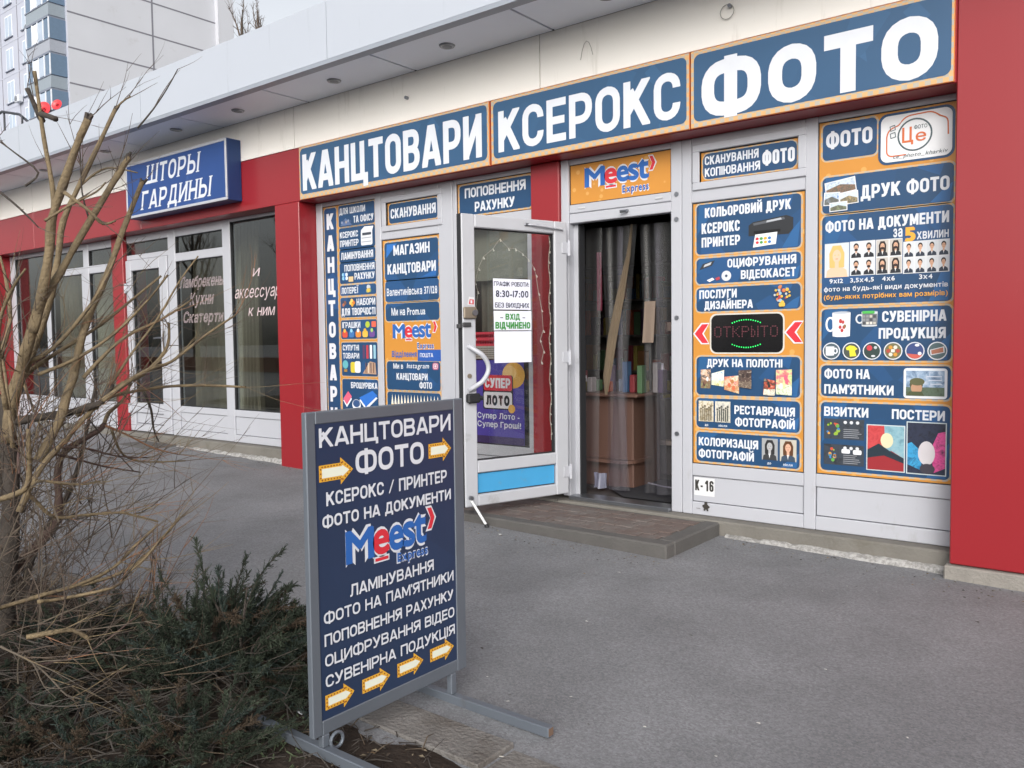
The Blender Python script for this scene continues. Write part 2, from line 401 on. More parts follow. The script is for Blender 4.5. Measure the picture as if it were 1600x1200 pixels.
Q={
'A':(-6.384,0.302,-5.716,2.569),
'A1':(-6.164,2.362,-5.667,2.56),
'A2':(-6.159,2.152,-5.659,2.35),
'A3':(-6.163,2.032,-5.659,2.144),
'A4':(-6.163,1.83,-5.661,2.025),
'A5':(-6.163,1.718,-5.657,1.814),
'A6':(-6.16,1.514,-5.656,1.699),
'A7':(-6.156,1.311,-5.66,1.488),
'A8':(-6.155,0.963,-5.662,1.278),
'A9':(-6.162,0.364,-5.671,0.933),
'AK':(-6.319,2.384,-6.231,2.537),
'AR':(-6.312,0.716,-6.228,0.851),
'B':(-5.495,2.312,-4.868,2.516),
'Bt':(-5.465,2.369,-4.895,2.456),
'C':(-5.574,0.417,-4.871,2.192),
'C1':(-5.536,1.83,-4.846,2.165),
'C1a':(-5.417,2.037,-4.972,2.131),
'C1b':(-5.504,1.877,-4.878,1.977),
'C2':(-5.529,1.636,-4.843,1.821),
'C2t':(-5.518,1.691,-4.867,1.749),
'C3':(-5.524,1.464,-4.845,1.62),
'C3t':(-5.473,1.514,-5.048,1.574),
'CM':(-5.467,1.325,-4.961,1.44),
'CX':(-5.154,1.223,-4.952,1.274),
'CV':(-5.478,1.148,-5.158,1.195),
'CP':(-5.151,1.111,-4.864,1.207),
'C4':(-5.527,0.849,-4.859,1.104),
'C4a':(-5.459,1.045,-5.327,1.087),
'C4b':(-5.294,1.049,-5.013,1.097),
'C4c':(-5.413,0.937,-5.027,0.997),
'C4d':(-5.132,0.872,-4.972,0.921),
'C4i':(-4.978,1.033,-4.9,1.095),
'C5':(-5.531,0.583,-4.865,0.823),
'D':(-4.669,2.295,-3.87,2.573),
'D1':(-4.58,2.448,-3.94,2.533),
'D2':(-4.468,2.325,-4.05,2.405),
'M':(-3.526,2.282,-2.692,2.575),
'Mm':(-3.398,2.399,-2.858,2.544),
'Mx':(-3.075,2.325,-2.862,2.388),
'Ma':(-2.859,2.452,-2.815,2.549),
'G':(-2.472,2.317,-1.817,2.518),
'G1':(-2.449,2.43,-2.073,2.496),
'G2':(-2.446,2.345,-2.064,2.414),
'G3':(-2.057,2.374,-1.838,2.461),
'E':(-2.535,0.423,-1.775,2.187),
'E1':(-2.506,1.839,-1.8,2.171),
'E1a':(-2.449,2.084,-1.86,2.147),
'E1b':(-2.47,1.972,-2.198,2.044),
'E1c':(-2.47,1.885,-2.195,1.95),
'E1p':(-2.148,1.881,-1.85,2.029),
'E1q':(-2.101,1.861,-1.95,1.932),
'E2':(-2.506,1.642,-1.799,1.811),
'E2a':(-2.28,1.735,-1.827,1.804),
'E2b':(-2.189,1.655,-1.828,1.718),
'E2c':(-2.479,1.73,-2.373,1.788),
'E2d':(-2.327,1.653,-2.258,1.721),
'E3':(-2.506,1.456,-1.801,1.614),
'E3a':(-2.487,1.545,-2.215,1.601),
'E3b':(-2.449,1.472,-2.105,1.525),
'E3p':(-1.965,1.466,-1.866,1.599),
'L':(-2.405,1.177,-1.905,1.435),
'Lt':(-2.36,1.266,-1.94,1.348),
'La':(-2.238,1.364,-2.052,1.382),
'Lb':(-2.238,1.228,-2.051,1.248),
'Lc':(-2.522,1.245,-2.419,1.372),
'Ld':(-1.883,1.248,-1.781,1.374),
'E4':(-2.511,0.896,-1.802,1.153),
'E4a':(-2.425,1.089,-1.912,1.134),
'E4p1':(-2.475,0.931,-2.394,1.072),
'E4p2':(-2.392,0.961,-2.299,1.06),
'E4p3':(-2.297,0.911,-2.188,1.031),
'E4p4':(-2.194,0.939,-2.108,1.071),
'E4p5':(-2.03,0.908,-1.951,1.019),
'E4p6':(-1.942,0.911,-1.842,1.078),
'E5':(-2.511,0.673,-1.803,0.872),
'E5a':(-2.232,0.773,-1.832,0.828),
'E5b':(-2.227,0.699,-1.832,0.74),
'E5p':(-2.491,0.715,-2.379,0.855),
'E5q':(-2.365,0.713,-2.257,0.852),
'E5c':(-2.447,0.683,-2.419,0.699),
'E5d':(-2.346,0.684,-2.282,0.7),
'E6':(-2.512,0.443,-1.802,0.642),
'E6a':(-2.491,0.547,-2.068,0.61),
'E6b':(-2.491,0.474,-2.096,0.526),
'E6p':(-2.049,0.486,-1.94,0.628),
'E6q':(-1.928,0.488,-1.818,0.627),
'E6c':(-2.011,0.458,-1.981,0.474),
'E6d':(-1.906,0.457,-1.844,0.473),
'F':(-1.695,0.426,-0.925,2.581),
'F1':(-1.671,2.344,-1.365,2.574),
'F1t':(-1.655,2.423,-1.382,2.519),
'FL':(-1.363,2.263,-0.949,2.577),
'FLc':(-1.243,2.318,-1.068,2.532),
'FLt':(-1.219,2.382,-1.086,2.461),
'FLf':(-1.154,2.442,-1.085,2.472),
'FLs':(-1.273,2.307,-0.99,2.331),
'F2':(-1.673,2.026,-0.948,2.243),
'F2t':(-1.448,2.091,-0.969,2.171),
'F2p':(-1.659,2.138,-1.477,2.221),
'F2q':(-1.661,2.08,-1.569,2.152),
'F2r':(-1.57,2.068,-1.462,2.153),
'F2s':(-1.626,2.041,-1.528,2.09),
'F3':(-1.671,1.471,-0.945,2.011),
'F3a':(-1.653,1.913,-0.97,1.976),
'F3b':(-1.263,1.855,-1.215,1.895),
'F3c':(-1.203,1.824,-1.143,1.9),
'F3d':(-1.136,1.824,-0.971,1.862),
'F3p':(-1.655,1.638,-1.511,1.843),
'F3q':(-1.506,1.641,-1.362,1.845),
'F3r':(-1.358,1.64,-1.213,1.844),
'F3s':(-1.209,1.636,-0.966,1.82),
'F3t':(-1.63,1.598,-1.543,1.63),
'F3u':(-1.506,1.602,-1.365,1.632),
'F3v':(-1.324,1.601,-1.25,1.632),
'F3w':(-1.123,1.598,-1.051,1.631),
'F3x':(-1.657,1.549,-0.972,1.579),
'F3y':(-1.66,1.498,-0.971,1.539),
'F4':(-1.672,1.133,-0.951,1.446),
'F4a':(-1.32,1.358,-0.977,1.421),
'F4b':(-1.339,1.261,-0.979,1.323),
'F4m':(-1.636,1.272,-1.499,1.431),
'F4n':(-1.459,1.331,-1.339,1.433),
'F4c1':(-1.662,1.137,-1.555,1.247),
'F4c2':(-1.543,1.138,-1.439,1.246),
'F4c3':(-1.425,1.138,-1.324,1.245),
'F4c4':(-1.305,1.139,-1.206,1.244),
'F4c5':(-1.188,1.139,-1.092,1.243),
'F4c6':(-1.068,1.136,-0.975,1.24),
'F5':(-1.676,0.912,-0.95,1.102),
'F5a':(-1.653,1.023,-1.38,1.077),
'F5b':(-1.653,0.925,-1.25,0.982),
'F5p':(-1.2,0.913,-0.967,1.088),
'F6':(-1.681,0.454,-0.954,0.875),
'F6a':(-1.654,0.794,-1.391,0.85),
'F6b':(-1.259,0.79,-0.976,0.844),
'F6p':(-1.397,0.474,-1.185,0.754),
'F6q':(-1.176,0.472,-0.965,0.781),
'F6r':(-1.651,0.649,-1.414,0.776),
'F6s':(-1.65,0.49,-1.414,0.615),
'PL':(-4.493,0.441,-3.971,1.123),
'PLr':(-4.488,1.233,-4.165,1.35),
'PLn':(-4.49,1.135,-4.167,1.234),
'PLs':(-4.391,0.874,-4.106,1.008),
'PLl':(-4.422,0.745,-4.114,0.839),
'PLy':(-4.201,0.902,-4.009,1.099),
'PLa':(-4.501,0.667,-4.025,0.693),
'PLb':(-4.503,0.56,-4.02,0.58),
'K16':(-2.532,0.172,-2.382,0.302),
'K16t':(-2.523,0.233,-2.387,0.298),
'b1':(-6.432,2.624,-4.112,3.112),
'b2':(-4.097,2.621,-2.44,3.109),
'b3':(-2.435,2.607,-0.912,3.104),
'b1p':(-6.41,2.69,-4.133,3.095),
'b2p':(-4.066,2.637,-2.463,3.075),
'b3p':(-2.413,2.639,-0.932,3.077),
'b1t':(-6.38,2.698,-4.188,3.032),
'b2t':(-4.023,2.705,-2.506,3.01),
'b3t':(-2.358,2.67,-0.994,3.011),
'S':(-9.352,2.719,-7.381,3.325),
'S1':(-8.893,3.097,-7.794,3.282),
'S2':(-9.021,2.8,-7.642,2.972),
'W1':(-9.061,1.906,-8.119,2.068),
'W2':(-8.826,1.759,-8.345,1.887),
'W3':(-8.989,1.563,-8.162,1.666),
'W4':(-7.528,1.982,-7.427,2.068),
'W5':(-7.952,1.757,-7.132,1.861),
'W6':(-7.697,1.573,-7.221,1.652),
}
# ================================================================ SETTING
def gz(x): return -.05 - .02 * (max(-14, min(3, x)) + .9)
asph = mat('asphalt', '#78797c', rough=.82, spec=.3, var=.22, scale=2.2, bump=.35, bscale=170)
# grain of the aggregate on top of the slow tone change
n = asph.node_tree.nodes; l = asph.node_tree.links; b = n['Principled BSDF']; src = b.inputs['Base Color'].links[0].from_socket
tc = n.new('ShaderNodeTexCoord'); vz = n.new('ShaderNodeTexVoronoi'); vz.inputs['Scale'].default_value = 130
n9 = n.new('ShaderNodeTexNoise'); n9.inputs['Scale'].default_value = 75; n9.inputs['Detail'].default_value = 5; n9.inputs['Roughness'].default_value = .8
l.new(tc.outputs['Object'], vz.inputs['Vector']); l.new(tc.outputs['Object'], n9.inputs['Vector'])
sp = n.new('ShaderNodeMath'); sp.operation = 'MULTIPLY_ADD'; sp.inputs[1].default_value = 1.0; sp.inputs[2].default_value = .5
l.new(n9.outputs['Fac'], sp.inputs[0])
se = n.new('ShaderNodeSeparateColor'); l.new(vz.outputs['Color'], se.inputs[0])
s2 = n.new('ShaderNodeMath'); s2.operation = 'MULTIPLY_ADD'; s2.inputs[1].default_value = .34; s2.inputs[2].default_value = .83; l.new(se.outputs[0], s2.inputs[0])
s3 = n.new('ShaderNodeMath'); s3.operation = 'MULTIPLY'; l.new(sp.outputs[0], s3.inputs[0]); l.new(s2.outputs[0], s3.inputs[1])
# hairline cracks and old patches
ck = n.new('ShaderNodeTexVoronoi'); ck.feature = 'DISTANCE_TO_EDGE'; ck.inputs['Scale'].default_value = .55
nw = n.new('ShaderNodeTexNoise'); nw.inputs['Scale'].default_value = 2.2; nw.inputs['Detail'].default_value = 6
va = n.new('ShaderNodeVectorMath'); va.operation = 'MULTIPLY_ADD'; va.inputs[1].default_value = (.55, .55, 0)
l.new(tc.outputs['Object'], nw.inputs['Vector']); l.new(nw.outputs['Color'], va.inputs[0]); l.new(tc.outputs['Object'], va.inputs[2]); l.new(va.outputs[0], ck.inputs['Vector'])
cr = n.new('ShaderNodeMapRange'); cr.inputs['From Min'].default_value = 0; cr.inputs['From Max'].default_value = .006; cr.inputs['To Min'].default_value = .92; l.new(ck.outputs['Distance'], cr.inputs['Value'])
np_ = n.new('ShaderNodeTexNoise'); np_.inputs['Scale'].default_value = .9; np_.inputs['Detail'].default_value = 7; np_.inputs['Roughness'].default_value = .65; l.new(tc.outputs['Object'], np_.inputs['Vector'])
pr = n.new('ShaderNodeMapRange'); pr.inputs['From Min'].default_value = .38; pr.inputs['From Max'].default_value = .62; pr.inputs['To Min'].default_value = .86; pr.inputs['To Max'].default_value = 1.1; l.new(np_.outputs['Fac'], pr.inputs['Value'])
s4 = n.new('ShaderNodeMath'); s4.operation = 'MULTIPLY'; l.new(s3.outputs[0], s4.inputs[0]); l.new(cr.outputs[0], s4.inputs[1]); s5 = n.new('ShaderNodeMath'); s5.operation = 'MULTIPLY'; l.new(s4.outputs[0], s5.inputs[0]); l.new(pr.outputs[0], s5.inputs[1]); s3 = s5
ml = n.new('ShaderNodeMix'); ml.data_type = 'RGBA'; ml.blend_type = 'MULTIPLY'; ml.inputs['Factor'].default_value = 1
l.new(src, ml.inputs['A']); l.new(s3.outputs[0], ml.inputs['B']); l.new(ml.outputs['Result'], b.inputs['Base Color'])
g = MB(); XS = [-400, -14, 3, 400]; YS = [-400, -9.2, 0, 400]
for i in range(3):
    for j in range(3):
        g.face([(XS[i+a], YS[j+c], gz(XS[i+a])) for a, c in ((0, 0), (1, 0), (1, 1), (0, 1))], asph)
tag(g.build('pavement'), kind='structure')
soilm = mat('soil', '#3a332e', rough=1, spec=.1, var=.5, scale=7, bump=1, bscale=45, dirt='#5a5148', dscale=14)
def soil_h(x, y):
    e = min(1, max(0, (-3.07 + .05 * noise.noise((x*2.3, 0, 3)) + .025 * noise.noise((x*9, 0, 5)) - y) / .22))
    return gz(x) - .012 + e * (.035 + .03 * noise.noise((x*1.7, y*1.7, 0)) + .022 * noise.noise((x*9, y*9, 1)) + .012 * noise.noise((x*23, y*23, 2)))
g = MB(); vs = []; fs = []; X0, X1, Y0, Y1, st = -14, 1.6, -4.7, -2.97, .045; nx = int((X1-X0)/st); ny = int((Y1-Y0)/st)
for i in range(nx+1):
    for j in range(ny+1): x = X0+i*st; y = Y0+j*st; vs.append((x, y, soil_h(x, y)))
for i in range(nx):
    for j in range(ny): k = i*(ny+1)+j; fs.append((k, k+ny+1, k+ny+2, k+1))
g.faces(vs, fs, soilm); tag(g.build('planting_bed', smooth=True), kind='structure')
g = MB(); lawn = mat('lawn', '#565a3a', rough=1, spec=.1, var=.5, scale=.8)
g.face([(-120, -120, .12), (60, -120, .12), (60, -12, .12), (-120, -12, .12)], lawn); tag(g.build('lawn'), kind='structure')
# worn concrete edging of the bed, broken into lengths
kerbm = mat('kerb_concrete', '#74716e', rough=.95, spec=.2, var=.3, scale=9, bump=.9, bscale=60, dirt='#514b45', dscale=6, dcut=.48)
conc = mat('concrete', '#86827c', rough=.9, spec=.3, var=.25, scale=9, bump=.6, bscale=70, dirt='#5d5a55', dscale=5)
g = MB(); x = -14.0
while x < 1.5:
    L_ = random.uniform(.55, .95); a = random.uniform(-.008, .008)
    g.box(x, x+L_-.008, -3.13+a, -2.95+a*2, gz(x)-.1, gz(x)+.003+a*.3, kerbm, .004); x += L_
tag(g.build('kerb'), kind='structure')

pvc = mat('white_pvc', '#aeb0b7', rough=.32, spec=.5, var=.04, scale=3, dirt='#8f8d8a', dscale=6, dcut=.6, streak=.3)
pvcd = mat('worn_white_pvc', '#b0b2b8', rough=.4, spec=.5, var=.06, scale=5, dirt='#77746f', dscale=4, dcut=.6)
red = mat('red_panel', '#8b1f26', rough=.3, spec=.5, var=.08, scale=1.2, dirt='#b0555a', dscale=16, dcut=.66, coat=.12, streak=.35)
beige = mat('beige_panel', '#eae7e1', rough=.45, var=.05, scale=1.4, dirt='#b5b1a6', dscale=5, dcut=.58, streak=.15)
fasc = mat('white_fascia', '#b0b6c0', rough=.35, var=.03, scale=1, dirt='#8d939c', dscale=7, dcut=.6, streak=.08)
soff = mat('soffit_panel', '#e4eaf4', rough=.4, var=.05, scale=1.5)
dark = mat('dark_gap', '#3c3e44', rough=.7)
gasket = mat('black_gasket', '#26272a', rough=.6)
metal = mat('steel', '#8d9096', rough=.35, metal=.9, var=.1)
plin = mat('plinth_concrete', '#6f6c66', rough=.85, var=.22, scale=5, bump=.5, bscale=60, dirt='#5d594f', dscale=4, dcut=.52)
flake = mat('flaking_whitewash', '#a3a2a0', rough=.95, var=.15, scale=4, bump=.9, bscale=45, dirt='#55524e', dscale=30, dcut=.44)
pane = glass('window_glass', (.80, .83, .82), refl=2.0)
B = thing('shop_building', 'long low shop building with red cladding, white canopy and white window frames', 'building', (-6, 0, 0))
def wbar(m, x0, x1, z0, z1, y0=.2, d=.075, mm=None, bev=.005): m.box(x0, x1, y0, y0+d, z0, z1, mm or pvc, bev)

# upper wall in panels with open joints, red lintel band, columns
m = MB(); m.box(-30, 9, .03, .2, 3.1, 3.6, dark)
edges = [-29.5, -26.6, -23.7, -20.9, -18.02, -15.14, -12.27, -9.39, -6.515, -3.64, -.765, 2.1, 5, 8.9]
for a, c in zip(edges, edges[1:]): m.box(a+.004, c-.004, 0, .06, 3.116, 3.5, beige)
m.build('facade_wall', B)
m = MB()
for a, c in ((-25, -20.9), (-20.9, -18.02), (-18.02, -15.14), (-15.14, -12.27), (-12.27, -9.39), (-9.39, -6.44), (-6.44, -3.64), (-3.64, -.905)): m.box(a+.002, c-.002, .001, .3, 2.617, 3.112, red, .004)
m.build('red_lintel', B)
def column(x0, x1, y0, z0, z1, y1=.45):
    mm = MB(); mm.box(x0, x1, y0, y1, z0, z1, red, .006); return mm.build('red_column', B)
column(-6.85, -6.478, 0, gz(-6.6)-.02, 2.6165); column(-10.42, -10.145, .15, .21, 2.616); column(-3.862, -3.6, .165, .12, 2.616)
column(-14.3, -13.62, 0, .15, 2.6165); column(-.905, 1.9, -.004, .03, 3.49)
# canopy
m = MB(); xs = [-29 + .0, -26.1]; x = -2.125
js = []
x = 6.185
while x > -29: js.append(x); x -= 1.385
for a, c in zip(js[1:], js): m.box(a+.011, c-.011, -.535, -.004, 3.5, 3.53, soff)
m.box(-29, 7, -.53, 0, 3.531, 3.56, dark)
can = m.build('canopy', B)
m = MB()
fx = [6.7, 3.8, .96, -2.12, -5.292, -8.19, -11.1, -14, -17, -20, -23, -26, -29]
for a, c in zip(fx[1:], fx): m.box(a+.003, c-.003, -.6, -.54, 3.53, 3.98, fasc)
m.box(-29, 6.7, -.58, -.541, 3.55, 3.96, dark); m.build('fascia', can)
m = MB(); m.box(-29, 6.7, -.603, -.52, 3.494, 3.527, mat('grey_trim', '#8f959f', rough=.4)); m.build('trim_strip', can)
for x in (-2.9, -4.3, -5.6, -7.0, -8.1, -9.6, -11.2):
    m = MB(); m.tube([(x, -.275, 3.499), (x, -.275, 3.488)], [.062, .055], metal, 20); m.tube([(x, -.275, 3.4875), (x, -.275, 3.486)], .038, mat('lamp_glass', '#70747c', rough=.15), 16); m.build('downlight', can, smooth=False)
m = MB(); m.box(-29, 6.7, -.55, 9, 3.9, 3.95, mat('roofing', '#55555a', rough=.9, var=.3)); m.box(-29, 9, 8.8, 9, 0, 3.9, beige); m.box(6.6, 6.7, .3, 8.8, 0, 3.9, beige); m.box(-29, -28.8, .3, 8.8, 0, 3.9, beige)
m.build('roof', B)
# small fixings on the upper wall
m = MB()
m.tube([(-2.17, -.004, 3.33), (-2.17, -.03, 3.33)], .012, metal, 8)
m.tube([(-2.19 + .045*math.cos(t*.45), -.012, 3.30 + .045*math.sin(t*.45)) for t in range(15)], .0025, mat('old_wire', '#9a978f', rough=.7), 5)
m.tube([(-3.28 + .1*t/6, -.008 - .006*math.sin(t), 3.24 + .12*math.sin(t*.5)) for t in range(7)], .002, MATS['old_wire'], 5)
m.tube([(-5.0, -.002, 3.3), (-5.0, -.03, 3.3)], .014, metal, 8)
m.build('wall_fixing', B)
# plinth
m = MB(); m.box(-3.6, -.9, .1, .3, -.2, .071, plin, .01); m.box(-6.48, -3.6, .1, .3, -.2, .071, plin, .01); m.box(-29, -6.85, .1, .3, -.1, .208, plin, .01)
m.box(-.93, 1.95, -.03, .3, -.3, .024, conc, .008)
m.build('plinth', B)
m = MB(); rg = random.Random(3)
def crumb(x0, x1, yb, zt):
    x = x0; top = []; bot = []
    vs = []; fs = []; k = int((x1-x0)/.03)
    for i in range(k+1):
        x = x0 + (x1-x0)*i/k; h = zt + .018*noise.noise((x*5, 1, 0)) + .012*noise.noise((x*17, 2, 0)); d = .055 + .03*noise.noise((x*4, 3, 0)) + .02*noise.noise((x*15, 4, 0)); zb = gz(x)
        vs += [(x, yb+.012, h), (x, yb-d*.35, h - .35*(h-zb) + .006*noise.noise((x*30, 0, 0))), (x, yb-d, zb - .01)]
    for i in range(k):
        for j in (0, 1): fs.append((i*3+j, i*3+j+3, i*3+j+4, i*3+j+1))
    m.faces(vs, fs, flake)
crumb(-2.24, -.93, .1, -.005); m.build('whitewash_skirt', B)
m = MB(); crumb(-8.9, -6.85, .1, .12); m.build('whitewash_skirt', B)

# ---- right shop: shop windows
def sillpanel(par, x0, x1, z0=.16, z1=.34):
    m = MB(); m.box(x0-.002, x1+.002, .222, .26, z0-.002, z1+.002, gasket); m.box(x0+.004, x1-.004, .216, .25, z0+.004, z1-.004, pvc, .003); return m.build('sill_panel', par)
def panes(par, *rects, y=.232):
    for x0, z0, x1, z1 in rects:
        m = MB(); m.box(x0-.01, x1+.01, y, y+.006, z0-.01, z1+.01, pane); m.build('pane', par)
def gask(m, x0, z0, x1, z1, y=.2185, t=.006):
    m.box(x0, x1, y-.006, y+.03, z1-t, z1, gasket); m.box(x0, x1, y-.006, y+.03, z0, z0+t, gasket); m.box(x0, x0+t, y-.006, y+.03, z0+t, z1-t, gasket); m.box(x1-t, x1, y-.006, y+.03, z0+t, z1-t, gasket)
def bay(posts, rails, panels, pn, z0=.073, z1=2.617, seams=(), extra=None):
    m = MB()
    for a, c in posts: wbar(m, a, c, z0, z1)
    for a, c, d, e in rails: wbar(m, a, c, d, e, .203, .07)
    for q in pn: gask(m, *q)
    if extra: extra(m)
    o = m.build('shop_window', B)
    for q in panels: sillpanel(o, *q)
    panes(o, *pn); return o
def railset(x0, x1, *zs): return [(x0, x1, a, c) for a, c in zs]
A_ = (-6.389, .425, -5.65, 2.575)
bay([(-6.476, -6.389), (-5.65, -5.575)], railset(-6.389, -5.65, (.073, .16), (.34, .425), (2.575, 2.617)), [(-6.389, -5.65)], [A_])
def sash(x0, z0, x1, z1, w=.055):
    def f(m):
        m.box(x0-w, x1+w, .188, .204, z1, z1+w, pvc, .004); m.box(x0-w, x1+w, .188, .204, z0-w, z0, pvc, .004); m.box(x0-w, x0, .188, .204, z0, z1, pvc, .004); m.box(x1, x1+w, .188, .204, z0, z1, pvc, .004)
    return f
bay([(-4.866, -4.706)], railset(-5.575, -4.866, (.073, .16), (.34, .417), (2.192, 2.312), (2.516, 2.617)), [(-5.575, -4.866)], [(-5.575, .417, -4.866, 2.192), (-5.575, 2.312, -4.866, 2.516)], extra=sash(-5.5, 2.312, -4.866, 2.516, .05))
bay([(-4.70, -4.66)], railset(-4.66, -3.862, (.073, .16), (.34, .43), (2.2, 2.29), (2.577, 2.617)) + [(-4.66, -4.60, .43, 2.2), (-3.93, -3.862, .43, 2.2)], [(-4.66, -3.862)], [(-4.60, .43, -3.93, 2.2), (-4.66, 2.29, -3.862, 2.577)])
m = MB()   # door frame with its transom
wbar(m, -3.598, -3.53, .09, 2.617, .19, .085); wbar(m, -2.69, -2.61, .073, 2.617); wbar(m, -2.607, -2.536, .073, 2.617)
for z0, z1 in ((2.145, 2.215), (2.2185, 2.281), (2.576, 2.617)): wbar(m, -3.53, -2.69, z0, z1, .203, .07)
gask(m, -3.53, 2.281, -2.69, 2.576)
m.box(-3.53, -2.69, .16, .32, .07, .1, metal, .004); m.box(-3.49, -3.478, .26, .33, .1, 2.14, gasket); m.box(-3.53, -3.49, .262, .34, .1, 2.145, pvcd)
for z in (2.09, 1.42, .62, 2.26): m.tube([(-2.645, .199, z), (-2.645, .193, z)], .016, metal, 12)
m.box(-2.72, -2.69, .2, .235, 1.33, 1.39, mat('rusty_steel', '#4a3d38', rough=.7, var=.4)); 
for x in (-3.42, -2.78): m.box(x-.03, x+.03, .197, .204, 2.243, 2.256, mat('drain_cap', '#b9bbbf', rough=.4), .002)
m.tube([(-3.03, .2, 2.19), (-3.03, .17, 2.185), (-3.07, .165, 2.184)], .011, metal, 8)
dfr = m.build('door_frame', B)
panes(dfr, (-3.53, 2.281, -2.69, 2.576))
bay([(-1.772, -1.698)], railset(-2.536, -1.772, (.073, .16), (.34, .423), (2.187, 2.317), (2.518, 2.617)), [(-2.536, -1.772)], [(-2.536, .423, -1.772, 2.187), (-2.536, 2.317, -1.772, 2.518)], extra=sash(-2.475, 2.317, -1.815, 2.518, .05))
bay([(-.925, -.86)], railset(-1.698, -.925, (.073, .16), (.345, .426), (2.581, 2.617)), [(-1.698, -.925, .16, .345)], [(-1.698, .426, -.925, 2.581)])

# ---- left shop
ZL = .212
bay([(-7.095, -7.06)], railset(-7.93, -7.095, (ZL, .29), (.49, .563), (2.583, 2.617)), [(-7.93, -7.095, .29, .49)], [(-7.93, .563, -7.095, 2.583)], z0=ZL)
bay([(-8.07, -7.93), (-9.18, -9.03)], railset(-9.03, -8.07, (ZL, .29), (.49, .563), (2.236, 2.33), (2.521, 2.617)), [(-9.03, -8.07, .29, .49)], [(-9.03, .563, -8.07, 2.236), (-9.03, 2.33, -8.07, 2.521)], z0=ZL)
bay([(-10.2, -10.145)], railset(-10.145, -9.18, (2.32, 2.38), (2.53, 2.617)), [], [(-10.145, 2.38, -9.18, 2.53)], z0=ZL)
bay([(-11.29, -11.15), (-10.5, -10.42)], railset(-11.15, -10.5, (ZL, .30), (.48, .56), (2.22, 2.32), (2.52, 2.617)), [(-11.15, -10.5, .30, .48)], [(-11.15, .56, -10.5, 2.22), (-11.15, 2.32, -10.5, 2.52)], z0=ZL)
bay([(-12.45, -12.33)], railset(-12.33, -11.29, (ZL, .29), (.49, .57), (2.23, 2.32), (2.54, 2.617)) + [(-11.36, -11.29, .57, 2.23)], [(-12.33, -11.29, .29, .49)], [(-12.33, .57, -11.36, 2.23), (-12.33, 2.32, -11.29, 2.54)], z0=ZL)
bay([(-13.62, -13.46)], railset(-13.46, -12.45, (ZL, .29), (.49, .57), (2.56, 2.617)), [(-13.46, -12.45, .29, .49)], [(-13.46, .57, -12.45, 2.56)], z0=ZL)
m = MB()   # closed curtain-shop door
for a, c, d, e in ((-10.14, -10.02, .22, 2.315), (-9.36, -9.185, .22, 2.315), (-10.02, -9.36, .22, .31), (-10.02, -9.36, .45, .57), (-10.02, -9.36, 2.185, 2.315)): m.box(a, c, .18, .25, d, e, pvc, .006)
gask(m, -10.02, .57, -9.36, 2.185, .214)
ld = m.build('closed_door', B)
m = MB(); m.box(-10.03, -9.35, .225, .231, .56, 2.19, pane); m.build('pane', ld)
m = MB(); m.box(-10.02, -9.36, .215, .24, .31, .45, gasket); m.box(-10.012, -9.368, .205, .238, .318, .442, pvc, .003); m.build('kick_panel', ld)
m = MB(); m.tube([(-9.27, .18, 1.36), (-9.27, .13, 1.36), (-9.33, .115, 1.36), (-9.40, .115, 1.355)], .011, metal, 8); m.box(-9.29, -9.25, .168, .181, 1.24, 1.44, metal, .004); m.build('handle', ld)
for z in (.5, 1.98):
    m = MB(); m.tube([(-10.13, .165, z-.06), (-10.13, .165, z+.06)], .016, pvc, 10); m.box(-10.15, -10.08, .16, .185, z-.04, z+.04, pvc, .004); m.build('hinge', ld)

# ---- rooms behind the glass
wallp = mat('room_wall', '#6b665e', rough=.9); flo = mat('room_floor', '#43403f', rough=.5, var=.3); ceilm = mat('room_ceiling', '#77756f', rough=.9)
m = MB(); m.box(-6.6, -.8, 3.6, 3.7, 0, 2.75, wallp); m.box(-6.65, -6.6, .31, 3.6, 0, 2.75, wallp); m.box(-.85, -.8, .31, 3.6, 0, 2.75, wallp); m.box(-6.6, -.85, .3, 3.6, 2.75, 2.8, ceilm); m.box(-6.6, -.85, .31, 3.6, .02, .09, flo)
m.build('shop_room', B)
m = MB(); m.box(-14.2, -6.75, 2.6, 2.7, 0, 2.75, wallp); m.box(-6.75, -6.7, .31, 2.6, 0, 2.75, wallp); m.box(-14.2, -14.1, .31, 2.6, 0, 2.75, wallp); m.box(-14.1, -6.75, .3, 2.6, 2.75, 2.8, ceilm); m.box(-14.1, -6.75, .31, 2.6, .1, .2, flo)
m.build('curtain_shop_room', B)

# ---- open glass door (hinged on the left jamb, swung out over the step)
DROT = math.atan2(.953, .303); DLOC = (-3.505, .10, 0)
m = MB(); W_ = .90; z0, z1 = .135, 2.14
m.box(-W_, -.795, -.03, .035, z0, z1, pvcd, .007); m.box(-.115, 0, -.03, .035, z0, z1, pvcd, .007)
for a, c in ((z0, .215), (.365, .45), (2.05, z1)): m.box(-.795, -.115, -.03, .035, a, c, pvcd, .007)
gask(m, -.795, .45, -.115, 2.05, -.006)
m.box(-W_-.004, -W_, -.022, .028, z0, z1, gasket)
D = m.build('entrance_door', None, rotz=DROT); D.parent = B; D.location = Vector(DLOC) - Vector((-6, 0, 0)); 
m = MB(); m.box(-.8, -.11, .0, .006, .445, 2.055, glass('door_glass', (.86, .86, .85), refl=.9)); m.build('glass', D)
m = MB(); m.box(-.795, -.115, -.004, .02, .215, .365, gasket); m.box(-.79, -.12, -.008, .02, .222, .358, mat('sky_blue_panel', '#4397c8', rough=.4, var=.1, dirt='#6d8ba0', dscale=9, dcut=.58), .002); m.build('kick_panel', D)
